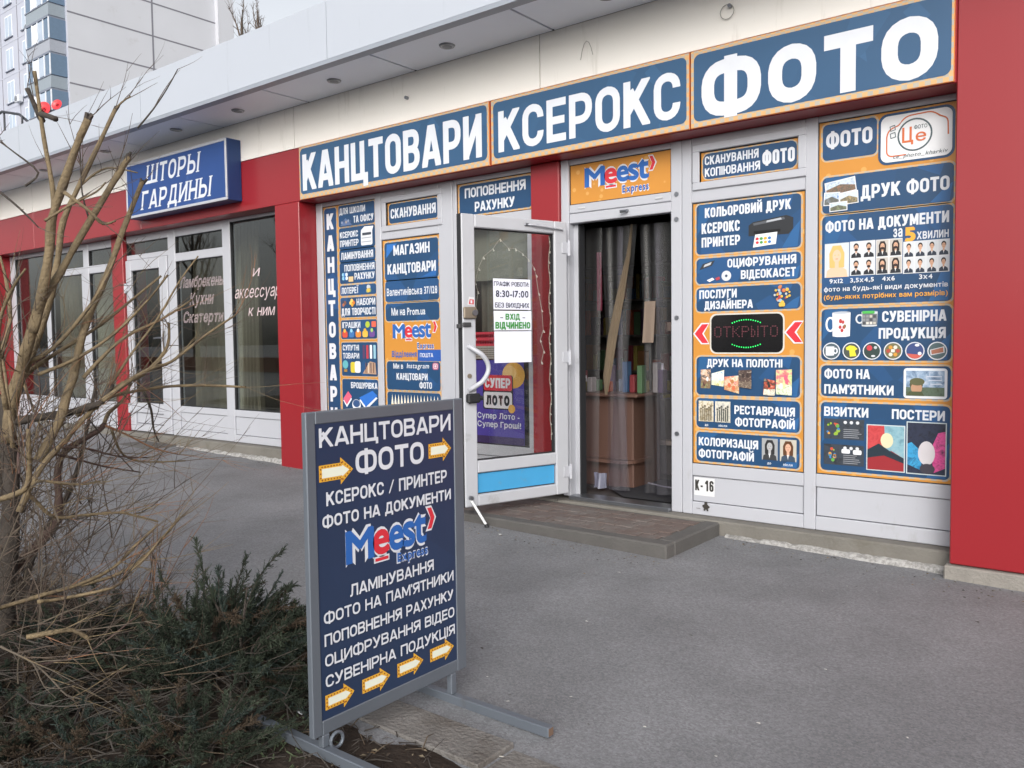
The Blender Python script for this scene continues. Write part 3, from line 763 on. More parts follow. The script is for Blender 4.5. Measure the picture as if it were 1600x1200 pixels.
for s in (1, -1):
    m = MB(); pts = []; rr = []
    for i in range(17):
        t = i/16; a = math.pi*t; pts.append((-.862 + (.125*math.sin(a))*(1 if s > 0 else .6), s*-.03 - s*.06*min(1, math.sin(a)*1.8), 1.245 - .305*t)); rr.append(.0165)
    m.tube(pts, rr, pvc, 12); m.build('handle', D, smooth=True)
m = MB(); m.box(-.9, -.8, -.052, -.03, 1.43, 1.51, mat('old_brass', '#8d8273', rough=.5, metal=.5, var=.3), .006); m.tube([(-.82, -.05, 1.47), (-.82, -.066, 1.47)], .02, metal, 12); m.build('rim_lock', D)
m = MB(); m.box(-.905, -.84, -.045, -.03, 1.375, 1.405, mat('dark_latch', '#3a3a3c', rough=.5), .004); m.box(-.93, -.903, -.03, .01, 1.365, 1.395, MATS['dark_latch'], .004); m.build('latch', D)
m = MB(); m.tube([(-.855, -.03, 1.04), (-.855, -.037, 1.04)], .016, MATS['old_brass'], 14); m.build('keyhole', D)
m = MB(); m.box(-.89, -.79, -.075, -.03, .855, .92, mat('black_plastic', '#202124', rough=.5), .01); m.tube([(-.8, -.055, .89), (-.77, -.06, .885)], .016, MATS['black_plastic'], 8); m.build('door_catch', D)
m = MB(); m.tube([(-.36, -.032, 2.098), (-.33, -.05, 2.098), (-.26, -.05, 2.094), (-.05, -.045, 2.083)], .008, pvc, 8); m.box(-.385, -.34, -.042, -.03, 2.088, 2.108, metal, .003); m.build('door_stay', D)
m = MB(); m.tube([(-.862, -.035, .19), (-.80, -.13, gz(-3.6)+.02)], .0095, mat('white_rod', '#d3d4d6', rough=.4), 10); m.tube([(-.80, -.13, gz(-3.6)+.025), (-.796, -.136, gz(-3.6))], .014, MATS['black_plastic'], 10); m.tube([(-.862, -.05, .2), (-.862, -.028, .2)], .016, metal, 10); m.build('prop_rod', D)
for z in (.3, 1.15, 1.95):
    m = MB(); m.tube([(.012, -.038, z-.055), (.012, -.038, z+.055)], .013, pvc, 10); m.box(-.05, .03, -.036, -.029, z-.04, z+.04, pvc, .002); m.build('hinge', D)

# ---- entrance step with small brick pavers
brick = mat('brick_paver', '#625550', rough=.95, var=.2, scale=14, bump=.4, bscale=80, dirt='#6f6b68', dscale=6, dcut=.45)
m = MB(); stp = (-4.25, -2.285, -.65, .1); zt = .064
stepm = mat('step_edge', '#555351', rough=.9, var=.25, scale=8, bump=.5, bscale=70)
m.box(stp[0], stp[1], stp[2], stp[2]+.11, gz(-3.2)-.1, zt, stepm, .01); m.box(stp[1]-.11, stp[1], stp[2]+.111, stp[3], gz(-3.2)-.1, zt, stepm, .01); m.box(stp[0], stp[1]-.112, stp[2]+.112, stp[3], gz(-3.2)-.1, zt-.012, stepm)
ro = 0; y = stp[2]+.116
while y < stp[3]-.05:
    x = stp[0] + (.0 if ro % 2 else -.068)
    while x < stp[1]-.19:
        a, c = max(x, stp[0]+.002), min(x+.128, stp[1]-.118); h = zt-.004+random.uniform(-.003, .002); m.box(a, c, y, y+.094, zt-.03, h, brick, .003); x += .136
    y += .098; ro += 1
st_ = m.build('entrance_step', loc=(-3.26, -.28, gz(-3.2)))
tag(st_, 'low grey doorstep with small brick pavers in front of the open shop door', 'step')
m = MB(); m.box(-9.9, -8.9, -.28, .1, gz(-9.4)-.1, .125, stepm, .02)
tag(m.build('concrete_step', loc=(-9.4, -.1, gz(-9.4))), 'low plain dark doorstep in front of the closed curtain shop door', 'step')
# ================================================================ SIGNS, POSTERS, NOTICES
NAVY, CREAM, ORANGE, WHITE = '#204468', '#aaa498', '#c28536', '#cfd3da'
BLUE, RED_ = '#2a5fa8', '#c8303c'
# the printed orange ground with faint paler motifs
def orange_mat():
    m = mat('orange_print', ORANGE, rough=.4, var=.08, scale=3); n = m.node_tree.nodes; l = m.node_tree.links; b = n['Principled BSDF']
    src = b.inputs['Base Color'].links[0].from_socket; tc = n.new('ShaderNodeTexCoord'); v = n.new('ShaderNodeTexVoronoi'); v.inputs['Scale'].default_value = 11
    l.new(tc.outputs['Object'], v.inputs['Vector']); r = n.new('ShaderNodeValToRGB'); e = r.color_ramp.elements; e[0].position = .16; e[1].position = .2; e[0].color = (1, 1, 1, 1); e[1].color = (0, 0, 0, 1)
    l.new(v.outputs['Distance'], r.inputs[0]); k = n.new('ShaderNodeMath'); k.operation = 'MULTIPLY'; k.inputs[1].default_value = .3; l.new(r.outputs['Color'], k.inputs[0])
    x = n.new('ShaderNodeMix'); x.data_type = 'RGBA'; x.inputs['B'].default_value = lin('#e6c27e'); l.new(k.outputs[0], x.inputs['Factor']); l.new(src, x.inputs['A']); l.new(x.outputs['Result'], b.inputs['Base Color']); return m
ORM = orange_mat()
# pale worn border made of small blocks of cream and orange
def border_mat():
    m = mat('block_border', CREAM, rough=.4, var=.12, scale=20); n = m.node_tree.nodes; l = m.node_tree.links; b = n['Principled BSDF']
    src = b.inputs['Base Color'].links[0].from_socket; tc = n.new('ShaderNodeTexCoord'); c = n.new('ShaderNodeTexChecker'); c.inputs['Scale'].default_value = 34
    c.inputs['Color1'].default_value = (0, 0, 0, 1); c.inputs['Color2'].default_value = (.9, .9, .9, 1)
    mp = n.new('ShaderNodeMapping'); mp.inputs['Location'].default_value = (0, .013, 0); mp.inputs['Scale'].default_value = (1, 0, 1); l.new(tc.outputs['Object'], mp.inputs[0]); l.new(mp.outputs[0], c.inputs['Vector'])
    x = n.new('ShaderNodeMix'); x.data_type = 'RGBA'; x.inputs['B'].default_value = lin('#cfa36a'); l.new(c.outputs['Color'], x.inputs['Factor']); l.new(src, x.inputs['A']); l.new(x.outputs['Result'], b.inputs['Base Color']); return m
BRM = border_mat()
# navy print with slow lighter clouds
def navy_mat(nm, c, c2):
    m = mat(nm, c, rough=.36, var=.06, scale=4); n = m.node_tree.nodes; l = m.node_tree.links; b = n['Principled BSDF']
    src = b.inputs['Base Color'].links[0].from_socket; tc = n.new('ShaderNodeTexCoord'); v = n.new('ShaderNodeTexVoronoi'); v.inputs['Scale'].default_value = 5; v.inputs['Randomness'].default_value = 1
    l.new(tc.outputs['Object'], v.inputs['Vector']); s = n.new('ShaderNodeSeparateColor'); l.new(v.outputs['Color'], s.inputs[0])
    r = n.new('ShaderNodeValToRGB'); e = r.color_ramp.elements; e[0].position = .6; e[1].position = 1; l.new(s.outputs[0], r.inputs[0]); k = n.new('ShaderNodeMath'); k.operation = 'MULTIPLY'; k.inputs[1].default_value = .3; l.new(r.outputs['Color'], k.inputs[0])
    x = n.new('ShaderNodeMix'); x.data_type = 'RGBA'; x.inputs['B'].default_value = lin(c2); l.new(k.outputs[0], x.inputs['Factor']); l.new(src, x.inputs['A']); l.new(x.outputs['Result'], b.inputs['Base Color']); return m
NVM = navy_mat('navy_print', NAVY, '#2f62a0')
FY = .2165
def film(label, q, base=None, cat='window poster', y=FY, group=None):
    e = thing('window_poster', label, cat, ((q[0]+q[2])/2, y, q[1]), group=group)
    m = MB(); m.box(q[0], q[2], y, y+.0015, q[1], q[3], base or ORM); m.build('film', e); return e
def panel(e, q, c=None, r=.028, y=FY, bord=.011, bm=None):
    P = Paint(y, 0)
    if bord: P.rr(grow(q, bord), bm or BRM, r+bord)
    P.n = 2; P.rr(q, c or NVM, r); o = P.build('advert_panel', e); return o
def letters(par, items, c=WHITE, y=FY, name='lettering', t=.19, lay=4):
    P = Paint(y, lay)
    for it in items:
        s, q = it[0], it[1]; o = it[2] if len(it) > 2 else {}
        col = o.get('c', c)
        if o.get('i'): P.txt(inter(s, q, o.get('b', .025), o.get('sh', 0), o.get('k', .727)), col)
        else: P.txt(caps(s, q, o.get('t', t), o.get('g', .075)), col)
    return P.build(name, par)
def logo(par, q, qx, qa, y=FY, lay=3, express=True, halo=.03):
    """five-letter courier logo: blue letters with a red second letter, red bar and red chevron, all with a white rim"""
    x0, z0, x1, z1 = q; h = z1 - z0; W = x1 - x0
    seg = [('M', 0, .33, 1, BLUE, .727), ('e', .315, .52, .86, RED_, .56), ('e', .51, .70, .88, BLUE, .56), ('s', .685, .85, .9, BLUE, .56), ('t', .83, 1.0, 1.16, BLUE, .7)]
    for rim in (1, 0):
        P = Paint(y, lay + (0 if rim else 2))
        for ch, a, b_, hh, c, ck in seg:
            g = W*.0 if rim else 0
            if ch != 'M': dz = .05*h
            else: dz = 0
            F = inter(ch, (x0+a*W-g, z0+dz-g, x0+b_*W+g, z0+dz+hh*h+g), .085 if rim else .03, 0, ck)
            P.txt(F, WHITE if rim else c, same=True)
        a, b_ = x0+.34*W, x0+.50*W; t = .1*h; g = W*.014 if rim else 0
        P.rect(a-g, z0-.20*h-g, b_+g, z0-.20*h+t+g, WHITE if rim else RED_, same=True)
        ax0, az0, ax1, az1 = qa; mz = (az0+az1)/2; w_ = (ax1-ax0); k = .55*w_
        pts = [(ax0, az1), (ax0+k, az1), (ax1, mz), (ax0+k, az0), (ax0, az0), (ax1-k, mz)]
        if rim: cx, cz = (ax0+ax1)/2, mz; pts = [(cx+(p-cx)*1.5, cz+(z-cz)*1.18) for p, z in pts]
        P.poly(pts, WHITE if rim else RED_, same=True)
        if rim: P.txt(inter('Express', grow(qx, W*.008), .07, 0, .727), WHITE, same=True)
        else: P.txt(inter('Express', qx, .035, 0, .727), BLUE, same=True)
        P.build('logo_rim' if rim else 'logo', par)
rp = random.Random(5)
PMN = [0]
def pm(*cs, scale=26):
    """a small printed photograph: soft blotches of its few colours"""
    PMN[0] += 1; m = bpy.data.materials.new('photo_print_%d' % PMN[0]); m.use_nodes = True; n = m.node_tree.nodes; l = m.node_tree.links; b = n['Principled BSDF']; b.inputs['Roughness'].default_value = .38
    tc = n.new('ShaderNodeTexCoord'); z = n.new('ShaderNodeTexNoise'); z.inputs['Scale'].default_value = scale; z.inputs['Detail'].default_value = 8; z.inputs['Roughness'].default_value = .62; z.inputs['Distortion'].default_value = .8
    mp = n.new('ShaderNodeMapping'); mp.inputs['Location'].default_value = (PMN[0]*3.7, PMN[0]*1.3, PMN[0]*2.1); l.new(tc.outputs['Object'], mp.inputs[0]); l.new(mp.outputs[0], z.inputs['Vector'])
    r = n.new('ShaderNodeValToRGB'); e = r.color_ramp.elements; k = len(cs)
    while len(e) < k: e.new(.5)
    for i, c in enumerate(cs): e[i].position = .3+.4*i/(k-1); e[i].color = lin(c)
    l.new(z.outputs['Fac'], r.inputs[0]); l.new(r.outputs['Color'], b.inputs['Base Color']); return m
def scene_pic(P, q, sky_='#8fb4d6', land='#7f9a4a', frame='#dfe2e8', extra=None):
    x0, z0, x1, z1 = q; w, h = x1-x0, z1-z0
    if frame: P.rect(*grow(q, .004), frame)
    P.rect(*q, sky_); 
    P.poly([(x0, z0), (x1, z0), (x1, z0+.32*h), (x0+.7*w, z0+.45*h), (x0+.4*w, z0+.3*h), (x0, z0+.42*h)], land)
    for k in range(4): P.el(x0+w*rp.uniform(.15, .85), z0+h*rp.uniform(.55, .85), w*.13, rp.choice(['#dfe6ee', '#e9d9a8', '#c9d8e8']), h*.05)
    for k in range(3): P.el(x0+w*rp.uniform(.15, .85), z0+h*rp.uniform(.12, .3), w*.09, rp.choice(['#54703a', '#a5794a', '#39506b']), h*.07)
def portrait(P, q, bgc='#c9cdd2', hair='#3a2c24', skin='#c99f84', cloth='#22262d', long=False, beard=False, bare=False):
    x0, z0, x1, z1 = q; w, h = x1-x0, z1-z0; cx = (x0+x1)/2
    P.rect(*q, bgc)
    P.poly([(x0+.06*w, z0), (x1-.06*w, z0), (x1-.1*w, z0+.2*h), (cx+.16*w, z0+.32*h), (cx-.16*w, z0+.32*h), (x0+.1*w, z0+.2*h)], skin if bare else cloth)
    if long: P.poly([(cx-.30*w, z0+.28*h), (cx+.30*w, z0+.28*h), (cx+.31*w, z0+.7*h), (cx+.17*w, z0+.93*h), (cx-.17*w, z0+.93*h), (cx-.31*w, z0+.7*h)], hair)
    else: P.el(cx, z0+.72*h, .23*w, hair, .2*h)
    P.poly([(cx-.08*w, z0+.25*h), (cx+.08*w, z0+.25*h), (cx+.08*w, z0+.45*h), (cx-.08*w, z0+.45*h)], skin)
    P.el(cx, z0+.62*h, .175*w, skin, .19*h)
    if beard: P.el(cx, z0+.5*h, .15*w, hair, .09*h)
    P.rect(cx-.1*w, z0+.64*h, cx-.04*w, z0+.66*h, hair); P.rect(cx+.04*w, z0+.64*h, cx+.1*w, z0+.66*h, hair); P.rect(cx-.05*w, z0+.53*h, cx+.05*w, z0+.545*h, '#8f4a44')
    if not bare: P.poly([(cx-.05*w, z0+.3*h), (cx+.05*w, z0+.3*h), (cx, z0+.08*h)], '#e2e4e8')
def printer(P, q, body='#2b2d31', paper=None):
    x0, z0, x1, z1 = q; w, h = x1-x0, z1-z0
    P.poly([(x0, z0+.1*h), (x0+.9*w, z0+.05*h), (x1, z0+.3*h), (x1, z0+.85*h), (x0+.85*w, z1), (x0+.1*w, z0+.8*h), (x0, z0+.65*h)], body)
    P.poly([(x0+.1*w, z0+.74*h), (x0+.8*w, z0+.92*h), (x0+.82*w, z0+.8*h), (x0+.12*w, z0+.62*h)], '#55585e'); P.poly([(x0+.4*w, z0+.72*h), (x0+.75*w, z0+.8*h), (x0+.73*w, z0+.9*h), (x0+.42*w, z0+.82*h)], '#a9adb3')
    P.rect(x0+.12*w, z0+.2*h, x0+.72*w, z0+.34*h, '#0f1012')
    if paper:
        P.poly([(paper[0], paper[1]), (paper[2]-.01, paper[1]+.012), (paper[2], paper[3]), (paper[0]+.015, paper[3]-.006)], '#e4e6ea')
        for k in range(8): P.el(paper[0]+(paper[2]-paper[0])*(.18+.17*(k % 4)), paper[1]+(paper[3]-paper[1])*(.33+.28*(k//4)), .011, ['#c8303c', '#4f9a4a', '#d8a83a', '#3a74b8'][k % 4], .009)
def mug(P, q, body='#dfe2e8', handle='l', art=True):
    x0, z0, x1, z1 = q; w, h = x1-x0, z1-z0
    hx = x0+.18*w if handle == 'l' else x1-.18*w
    P.line(ell(hx, z0+.5*h, .16*w, .26*h, 18) + ell(hx, z0+.5*h, .16*w, .26*h, 18)[:1], .035*h+.006, body)
    a, c = (x0+.26*w, x1) if handle == 'l' else (x0, x1-.26*w)
    P.poly([(a+.02*w, z0+.03*h), (a+.2*w, z0), (c-.2*w, z0), (c-.02*w, z0+.03*h), (c, z1-.05*h), (a, z1-.05*h)], body); P.el((a+c)/2, z1-.05*h, (c-a)/2, '#aeb4be', .05*h)
    if art:
        m_ = (a+c)/2
        for k in range(7): P.el(m_+w*rp.uniform(-.14, .16), z0+h*rp.uniform(.25, .75), w*.06, rp.choice(['#55504a', '#8a6a4a', '#b03c3c', '#6d7d66']), h*.07)

# ---- three boards over the shop front
def banner(k, word, label, t, gap):
    q = Q[k]; q = (q[0], 2.622, q[2]-.003, 3.108)
    e = thing('shop_banner', label, 'sign', ((q[0]+q[2])/2, -.008, q[1]), group='blue banner boards above the shop front')
    m = MB(); m.box(q[0], q[2], -.016, .0, q[1], q[3], mat('board_edge', '#c9763a', rough=.5), .002); m.build('board', e)
    P = Paint(-.0165, 0); P.rect(q[0]+.004, q[1]+.004, q[2]-.004, q[3]-.004, BRM); P.n = 2
    pq = {'b1': (-6.413, 2.668, -4.135, 3.088), 'b2': (-4.072, 2.664, -2.463, 3.084), 'b3': (-2.412, 2.66, -.93, 3.08)}[k]
    P.rr(pq, navy_mat('banner_navy', '#2f5274', '#375e84'), .04); o = P.build('banner_panel', e)
    letters(o, [(word, Q[k+'t'], dict(t=t, g=gap))], y=-.0165)
banner('b1', 'КАНЦТОВАРИ', 'long blue banner board reading КАНЦТОВАРИ over the stationery window', .18, .08)
banner('b2', 'КСЕРОКС', 'blue banner board reading КСЕРОКС over the open glass door', .178, .09)
banner('b3', 'ФОТО', 'blue banner board reading ФОТО in wide letters beside the red end column', .25, .13)

# ---- light box of the curtain shop
e = thing('light_box_sign', 'blue light box with white rim reading ШТОРЫ ГАРДИНЫ on the red lintel', 'sign', (-8.37, -.085, 2.72))
q = (-9.37, 2.715, -7.375, 3.325)
blu = mat('sign_blue', '#1f4380', rough=.4, var=.08, dirt='#4f6da0', dscale=3)
m = MB(); m.box(q[0], q[2], -.165, .0, q[1], q[3], mat('sign_side_blue', '#1a3868', rough=.45), .006); m.build('box', e)
m = MB(); t = .028
for a in ((q[0], q[2], q[3]-t, q[3]), (q[0], q[2], q[1], q[1]+t), (q[0], q[0]+t, q[1]+t, q[3]-t), (q[2]-t, q[2], q[1]+t, q[3]-t)): m.box(a[0], a[1], -.174, -.1655, a[2], a[3], pvc, .003)
m.build('rim', e)
m = MB(); m.box(q[0]+t, q[2]-t, -.17, -.166, q[1]+t, q[3]-t, blu); pn_ = m.build('face', e)
P = Paint(-.1702, 0)
P.txt(caps('ШТОРЫ', (-8.93, 3.055, -7.88, 3.255), .165, .19, serif=1, shear=.22), WHITE); P.txt(caps('ГАРДИНЫ', (-9.05, 2.785, -7.68, 2.985), .165, .19, serif=1, shear=.22), WHITE); P.build('lettering', pn_)

# ---- white window lettering of the curtain shop
def winletters(label, items, wt=0):
    P = Paint(.2315, 0)
    e = thing('window_lettering', label, 'window lettering', (items[0][1][0], .2315, items[-1][1][1]))
    for s, q, *sh in items: P.txt(inter(s, q, wt, .28, .53 if s[0].islower() else .727), '#c4b2b4')
    P.build('lettering', e)
winletters('white slanted lettering Ламбрекены Кухни Скатерти on the curtain shop window', [('Ламбрекены', (-9.0, 1.93, -8.11, 2.05)), ('Кухни', (-8.80, 1.73, -8.33, 1.86)), ('Скатерти', (-8.95, 1.53, -8.15, 1.65))], -.014)
winletters('white slanted lettering и аксессуары к ним on the tall pane by the red pillar', [('и', (-7.58, 1.985, -7.46, 2.065)), ('аксессуар', (-7.91, 1.765, -7.12, 1.86)), ('к ним', (-7.67, 1.57, -7.22, 1.655))])

# ---- poster A: narrow list
e = film('narrow blue window poster with КАНЦТОВАРИ written downwards beside a list of goods', (-6.386, .43, -5.655, 2.572))
o = panel(e, (-6.37, .44, -6.195, 2.555), r=.03)
it = []
for i, ch in enumerate('КАНЦТОВАРИ'):
    zt = 2.505 - i*.2055; it.append((ch, (-6.335, zt-.15, -6.335+.1, zt), dict(t=.24)))
letters(o, it)
def apan(k, items, pic=None):
    q = (-6.162, Q[k][1], -5.665, Q[k][3]); o = panel(e, q, r=.02, bord=.008)
    letters(o, [(s, sub(q, *f), dict(t=.17)) for s, *f in items], t=.17)
    if pic:
        P = Paint(FY, 5); pic(P, q); P.build('picture', o)
apan('A1', [('ДЛЯ ШКОЛИ', .03, .12, .75, .42), ('ТА ОФІСУ', .42, .56, .97, .88)], lambda P, q: [P.poly([(a, z) for a, z in ((sub(q, .05, .6, .4, .95)[0], sub(q, 0, .95, 1, 1)[3]), (sub(q, .38, 0, 1, 1)[0], sub(q, 0, .95, 1, 1)[3]), (sub(q, .2, 0, 1, 1)[0], sub(q, 0, .6, 1, 1)[3]))], '#5a6f96')] + [P.el(q[0]+.05+.03*k, q[1]+.04+.01*(k % 2), .013, ['#8a95ad', '#45597e', '#a39a92'][k % 3]) for k in range(5)])
apan('A2', [('КСЕРОКС', .03, .18, .54, .47), ('ПРИНТЕР', .03, .58, .55, .88)], lambda P, q: [P.rr(sub(q, .62, .22, .93, .92), '#d6d9de', .015), P.poly([(sub(q, .62, 0, 1, 1)[0], sub(q, 0, .22, 1, 1)[3]), (sub(q, .72, 0, 1, 1)[0], sub(q, 0, .06, 1, 1)[3]), (sub(q, .96, 0, 1, 1)[0], sub(q, 0, .08, 1, 1)[3]), (sub(q, .93, 0, 1, 1)[0], sub(q, 0, .26, 1, 1)[3])], '#eceef1'), P.rect(*sub(q, .66, .34, .9, .46), '#3d434d'), P.rect(*sub(q, .64, .56, .91, .6), '#9aa0aa'), P.rect(*sub(q, .64, .74, .91, .78), '#9aa0aa')])
apan('A3', [('ЛАМІНУВАННЯ', .05, .2, .94, .8)])
apan('A4', [('ПОПОВНЕННЯ', .14, .1, .97, .42), ('РАХУНКУ', .42, .52, .97, .84)], lambda P, q: [P.el(q[0]+.05+.025*(k % 3), q[1]+.05+.035*(k//3), .017, ['#8fc4dd', '#3f79b4', '#d9e4ee'][k % 3]) for k in range(6)] + [P.rect(*sub(q, .26, .68, .39, .92), '#d9b98a')])
apan('A5', [('ЛОТЕРЕЇ', .04, .2, .52, .82)], lambda P, q: [P.el(sub(q, .8, 0, 1, 1)[0]+.012*math.cos(k*1.1)*(k % 3), (q[1]+q[3])/2+.02*math.sin(k*2), .02, ['#d8b04a', '#b9c0c8', '#8a9a6a'][k % 3]) for k in range(7)])
apan('A6', [('НАБОРИ', .46, .08, .97, .42), ('ДЛЯ ТВОРЧОСТІ', .03, .54, .97, .9)], lambda P, q: [P.el(q[0]+.05+.02*math.cos(k*2.2), q[3]-.05+.018*math.sin(k*2.2), .016, ['#7a5448', '#3a4a62', '#a86a4a'][k % 3]) for k in range(5)] + [P.el(q[0]+.17+.022*math.cos(k*1.6), q[3]-.05+.02*math.sin(k*1.6), .017, ['#e2a23c', '#d87a36', '#e8c76a'][k % 3]) for k in range(6)])
apan('A7', [('ІГРАШКИ', .04, .1, .55, .42)], lambda P, q: [P.el(sub(q, .75, 0, 1, 1)[0], sub(q, 0, .26, 1, 1)[3], .03, '#a9b83c'), P.rr(sub(q, .86, .1, .98, .4), '#d8604a', .01)] + [P.rr(sub(q, .04+.19*k, .58, .19+.19*k, .92), ['#c8503c', '#3f6fa8', '#d8843a', '#d8b04a', '#6a4a8a'][k], .02) for k in range(5)] + [P.el(sub(q, .115+.19*k, 0, 1, 1)[0], sub(q, 0, .56, 1, 1)[3], .018, ['#e2b04a', '#8fc4dd', '#e8e2d6', '#d8a83a', '#9ac06a'][k]) for k in range(5)])
apan('A8', [('СУПУТНІ', .04, .07, .5, .24), ('ТОВАРИ', .04, .31, .5, .48)], lambda P, q: [P.rr(sub(q, .6+.1*k, .08, .66+.1*k, .48), ['#5a3c5a', '#b03c46', '#dfe2e8', '#8fb9c8'][k], .006) for k in range(4)] + [P.el(sub(q, .11, 0, 1, 1)[0], sub(q, 0, .66, 1, 1)[3], .04, '#5fa7b0'), P.rect(*sub(q, .07, .8, .16, .88), '#a07a3c'), P.rr(sub(q, .26, .58, .42, .9), '#c8b83c', .02), P.rr(sub(q, .38, .56, .54, .9), '#d9dce0', .02), P.poly([(a, b) for a, b in ((sub(q, .6, 0, 1, 1)[0], sub(q, 0, .92, 1, 1)[3]), (sub(q, .97, 0, 1, 1)[0], sub(q, 0, .94, 1, 1)[3]), (sub(q, .95, 0, 1, 1)[0], sub(q, 0, .6, 1, 1)[3]), (sub(q, .8, 0, 1, 1)[0], sub(q, 0, .56, 1, 1)[3]))], '#a98c78')] + [P.rect(*sub(q, .68+.07*k, .6, .70+.07*k, .9), ['#6a4a3a', '#d8c8b0', '#3d3a46'][k % 3]) for k in range(4)])
def books(P, q):
    X = lambda f: q[0]+(q[2]-q[0])*f; Z = lambda f: q[3]-(q[3]-q[1])*f
    P.poly([(X(.02), Z(.36)), (X(.17), Z(.24)), (X(.27), Z(.33)), (X(.12), Z(.47))], '#dfe2e8'); P.poly([(X(.02), Z(.33)), (X(.17), Z(.2)), (X(.27), Z(.29)), (X(.12), Z(.43))], '#d0607a')
    P.poly([(X(.48), Z(.34)), (X(.85), Z(.22)), (X(.98), Z(.3)), (X(.66), Z(.5))], '#dfe2e8'); P.poly([(X(.48), Z(.3)), (X(.85), Z(.18)), (X(.98), Z(.26)), (X(.66), Z(.45))], '#2f6cc0')
    P.el(X(.4), Z(.42), .06, '#dfe2e8', .05); P.el(X(.4), Z(.4), .05, '#33507c', .035); P.rr((X(.28), Z(.95), X(.55), Z(.48)), '#cfd3da', .03)
apan('A9', [('БРОШУРІВКА', .25, .05, .98, .15)], books)

# ---- transom poster B, D and the tall poster C
e = film('small blue window poster reading СКАНУВАННЯ in the narrow window above the МАГАЗИН poster', (-5.495, 2.314, -4.87, 2.514)); o = panel(e, (-5.478, 2.33, -4.885, 2.5), r=.03, bord=.008)
letters(o, [('СКАНУВАННЯ', (-5.455, 2.372, -4.905, 2.458))], t=.18)
e = film('blue window poster reading ПОПОВНЕННЯ РАХУНКУ above the open glass door', (-4.655, 2.294, -3.868, 2.574)); o = panel(e, (-4.635, 2.312, -3.885, 2.556), r=.03)
letters(o, [('ПОПОВНЕННЯ', (-4.575, 2.452, -3.945, 2.532)), ('РАХУНКУ', (-4.468, 2.332, -4.055, 2.412))], t=.19)
e = film('tall orange and blue window poster reading МАГАЗИН КАНЦТОВАРИ with a postal address', (-5.572, .42, -4.87, 2.189))
X0, X1 = -5.545, -4.885
def cp(k): return (X0, Q[k][1], X1, Q[k][3])
o = panel(e, cp('C1')); letters(o, [('МАГАЗИН', (-5.43, 2.045, -4.985, 2.135)), ('КАНЦТОВАРИ', (-5.51, 1.882, -4.915, 1.972))])
P = Paint(FY, 3); P.poly([(X0+.03, 2.15), (X0+.16, 2.15), (X0+.02, 2.03)], '#2f6cb4'); P.poly([(X1-.2, 1.84), (X1-.03, 1.84), (X1-.02, 1.9)], '#2a5f9e'); P.build('blue_wedge', o)  # brighter blue triangles printed at the panel corners
o = panel(e, cp('C2')); letters(o, [('Валентинівська 37/128', (-5.525, 1.692, -4.905, 1.756), dict(i=1, b=.02))])
o = panel(e, cp('C3')); letters(o, [('Ми на Prom.ua', (-5.47, 1.515, -5.05, 1.58), dict(i=1, b=.02))])
logo(e, (-5.46, 1.315, -4.985, 1.438), (-5.155, 1.222, -4.958, 1.268), (-4.962, 1.36, -4.918, 1.45), lay=2)
letters(e, [('Відділення', (-5.475, 1.145, -5.165, 1.195), dict(i=1, b=.03, c=BLUE))], name='branch_lettering')
P = Paint(FY, 3); P.rect(-5.151, 1.108, -4.875, 1.207, '#2b57a4'); pb = P.build('post_label', e)
letters(pb, [('ПОШТА', (-5.125, 1.142, -4.965, 1.178), dict(t=.16))]); 
o = panel(e, cp('C4')); letters(o, [('Ми в', (-5.46, 1.04, -5.335, 1.085), dict(i=1)), ('Instagram', (-5.29, 1.045, -5.02, 1.09), dict(i=1, sh=.2, b=.012)), ('КАНЦТОВАРИ', (-5.42, .94, -5.035, 1.0), dict(t=.17)), ('ФОТО', (-5.135, .868, -4.985, .925), dict(t=.17))])
P = Paint(FY, 4); P.rr((-4.975, 1.033, -4.905, 1.095), '#a8607c', .018); P.rr((-4.965, 1.042, -4.915, 1.086), '#d9c6cc', .014); P.rr((-4.958, 1.048, -4.922, 1.08), '#a8607c', .01); P.el(-4.94, 1.064, .011, '#d9c6cc'); P.build('picture', o)
o = panel(e, (X0, .45, X1, .83)); P = Paint(FY, 4)
for k in range(15):
    x = X0+.05+k*.041; c = ['#c8a03c', '#c87a3c', '#b0404a', '#7a4a8a', '#3f6fb0', '#4a9a6a', '#9ab04a'][k % 7]; P.rect(x, .46, x+.03, .72, c); P.poly([(x, .72), (x+.03, .72), (x+.015, .81)], '#e6dcc8')
P.build('picture', o)

# ---- courier transom poster, СКАНУВАННЯ КОПІЮВАННЯ ФОТО transom
e = film('orange window poster with a blue and red courier logo above the doorway', (-3.526, 2.285, -2.693, 2.572))
logo(e, (-3.40, 2.402, -2.865, 2.54), (-3.08, 2.325, -2.868, 2.375), (-2.862, 2.455, -2.815, 2.55), lay=1)
e = film('small blue window poster reading СКАНУВАННЯ КОПІЮВАННЯ ФОТО', (-2.472, 2.319, -1.818, 2.516)); o = panel(e, (-2.458, 2.334, -1.83, 2.502), r=.04, bord=.008)
letters(o, [('СКАНУВАННЯ', (-2.445, 2.428, -2.075, 2.485)), ('КОПІЮВАННЯ', (-2.445, 2.35, -2.065, 2.407)), ('ФОТО', (-2.05, 2.372, -1.842, 2.462), dict(t=.2))], t=.17)

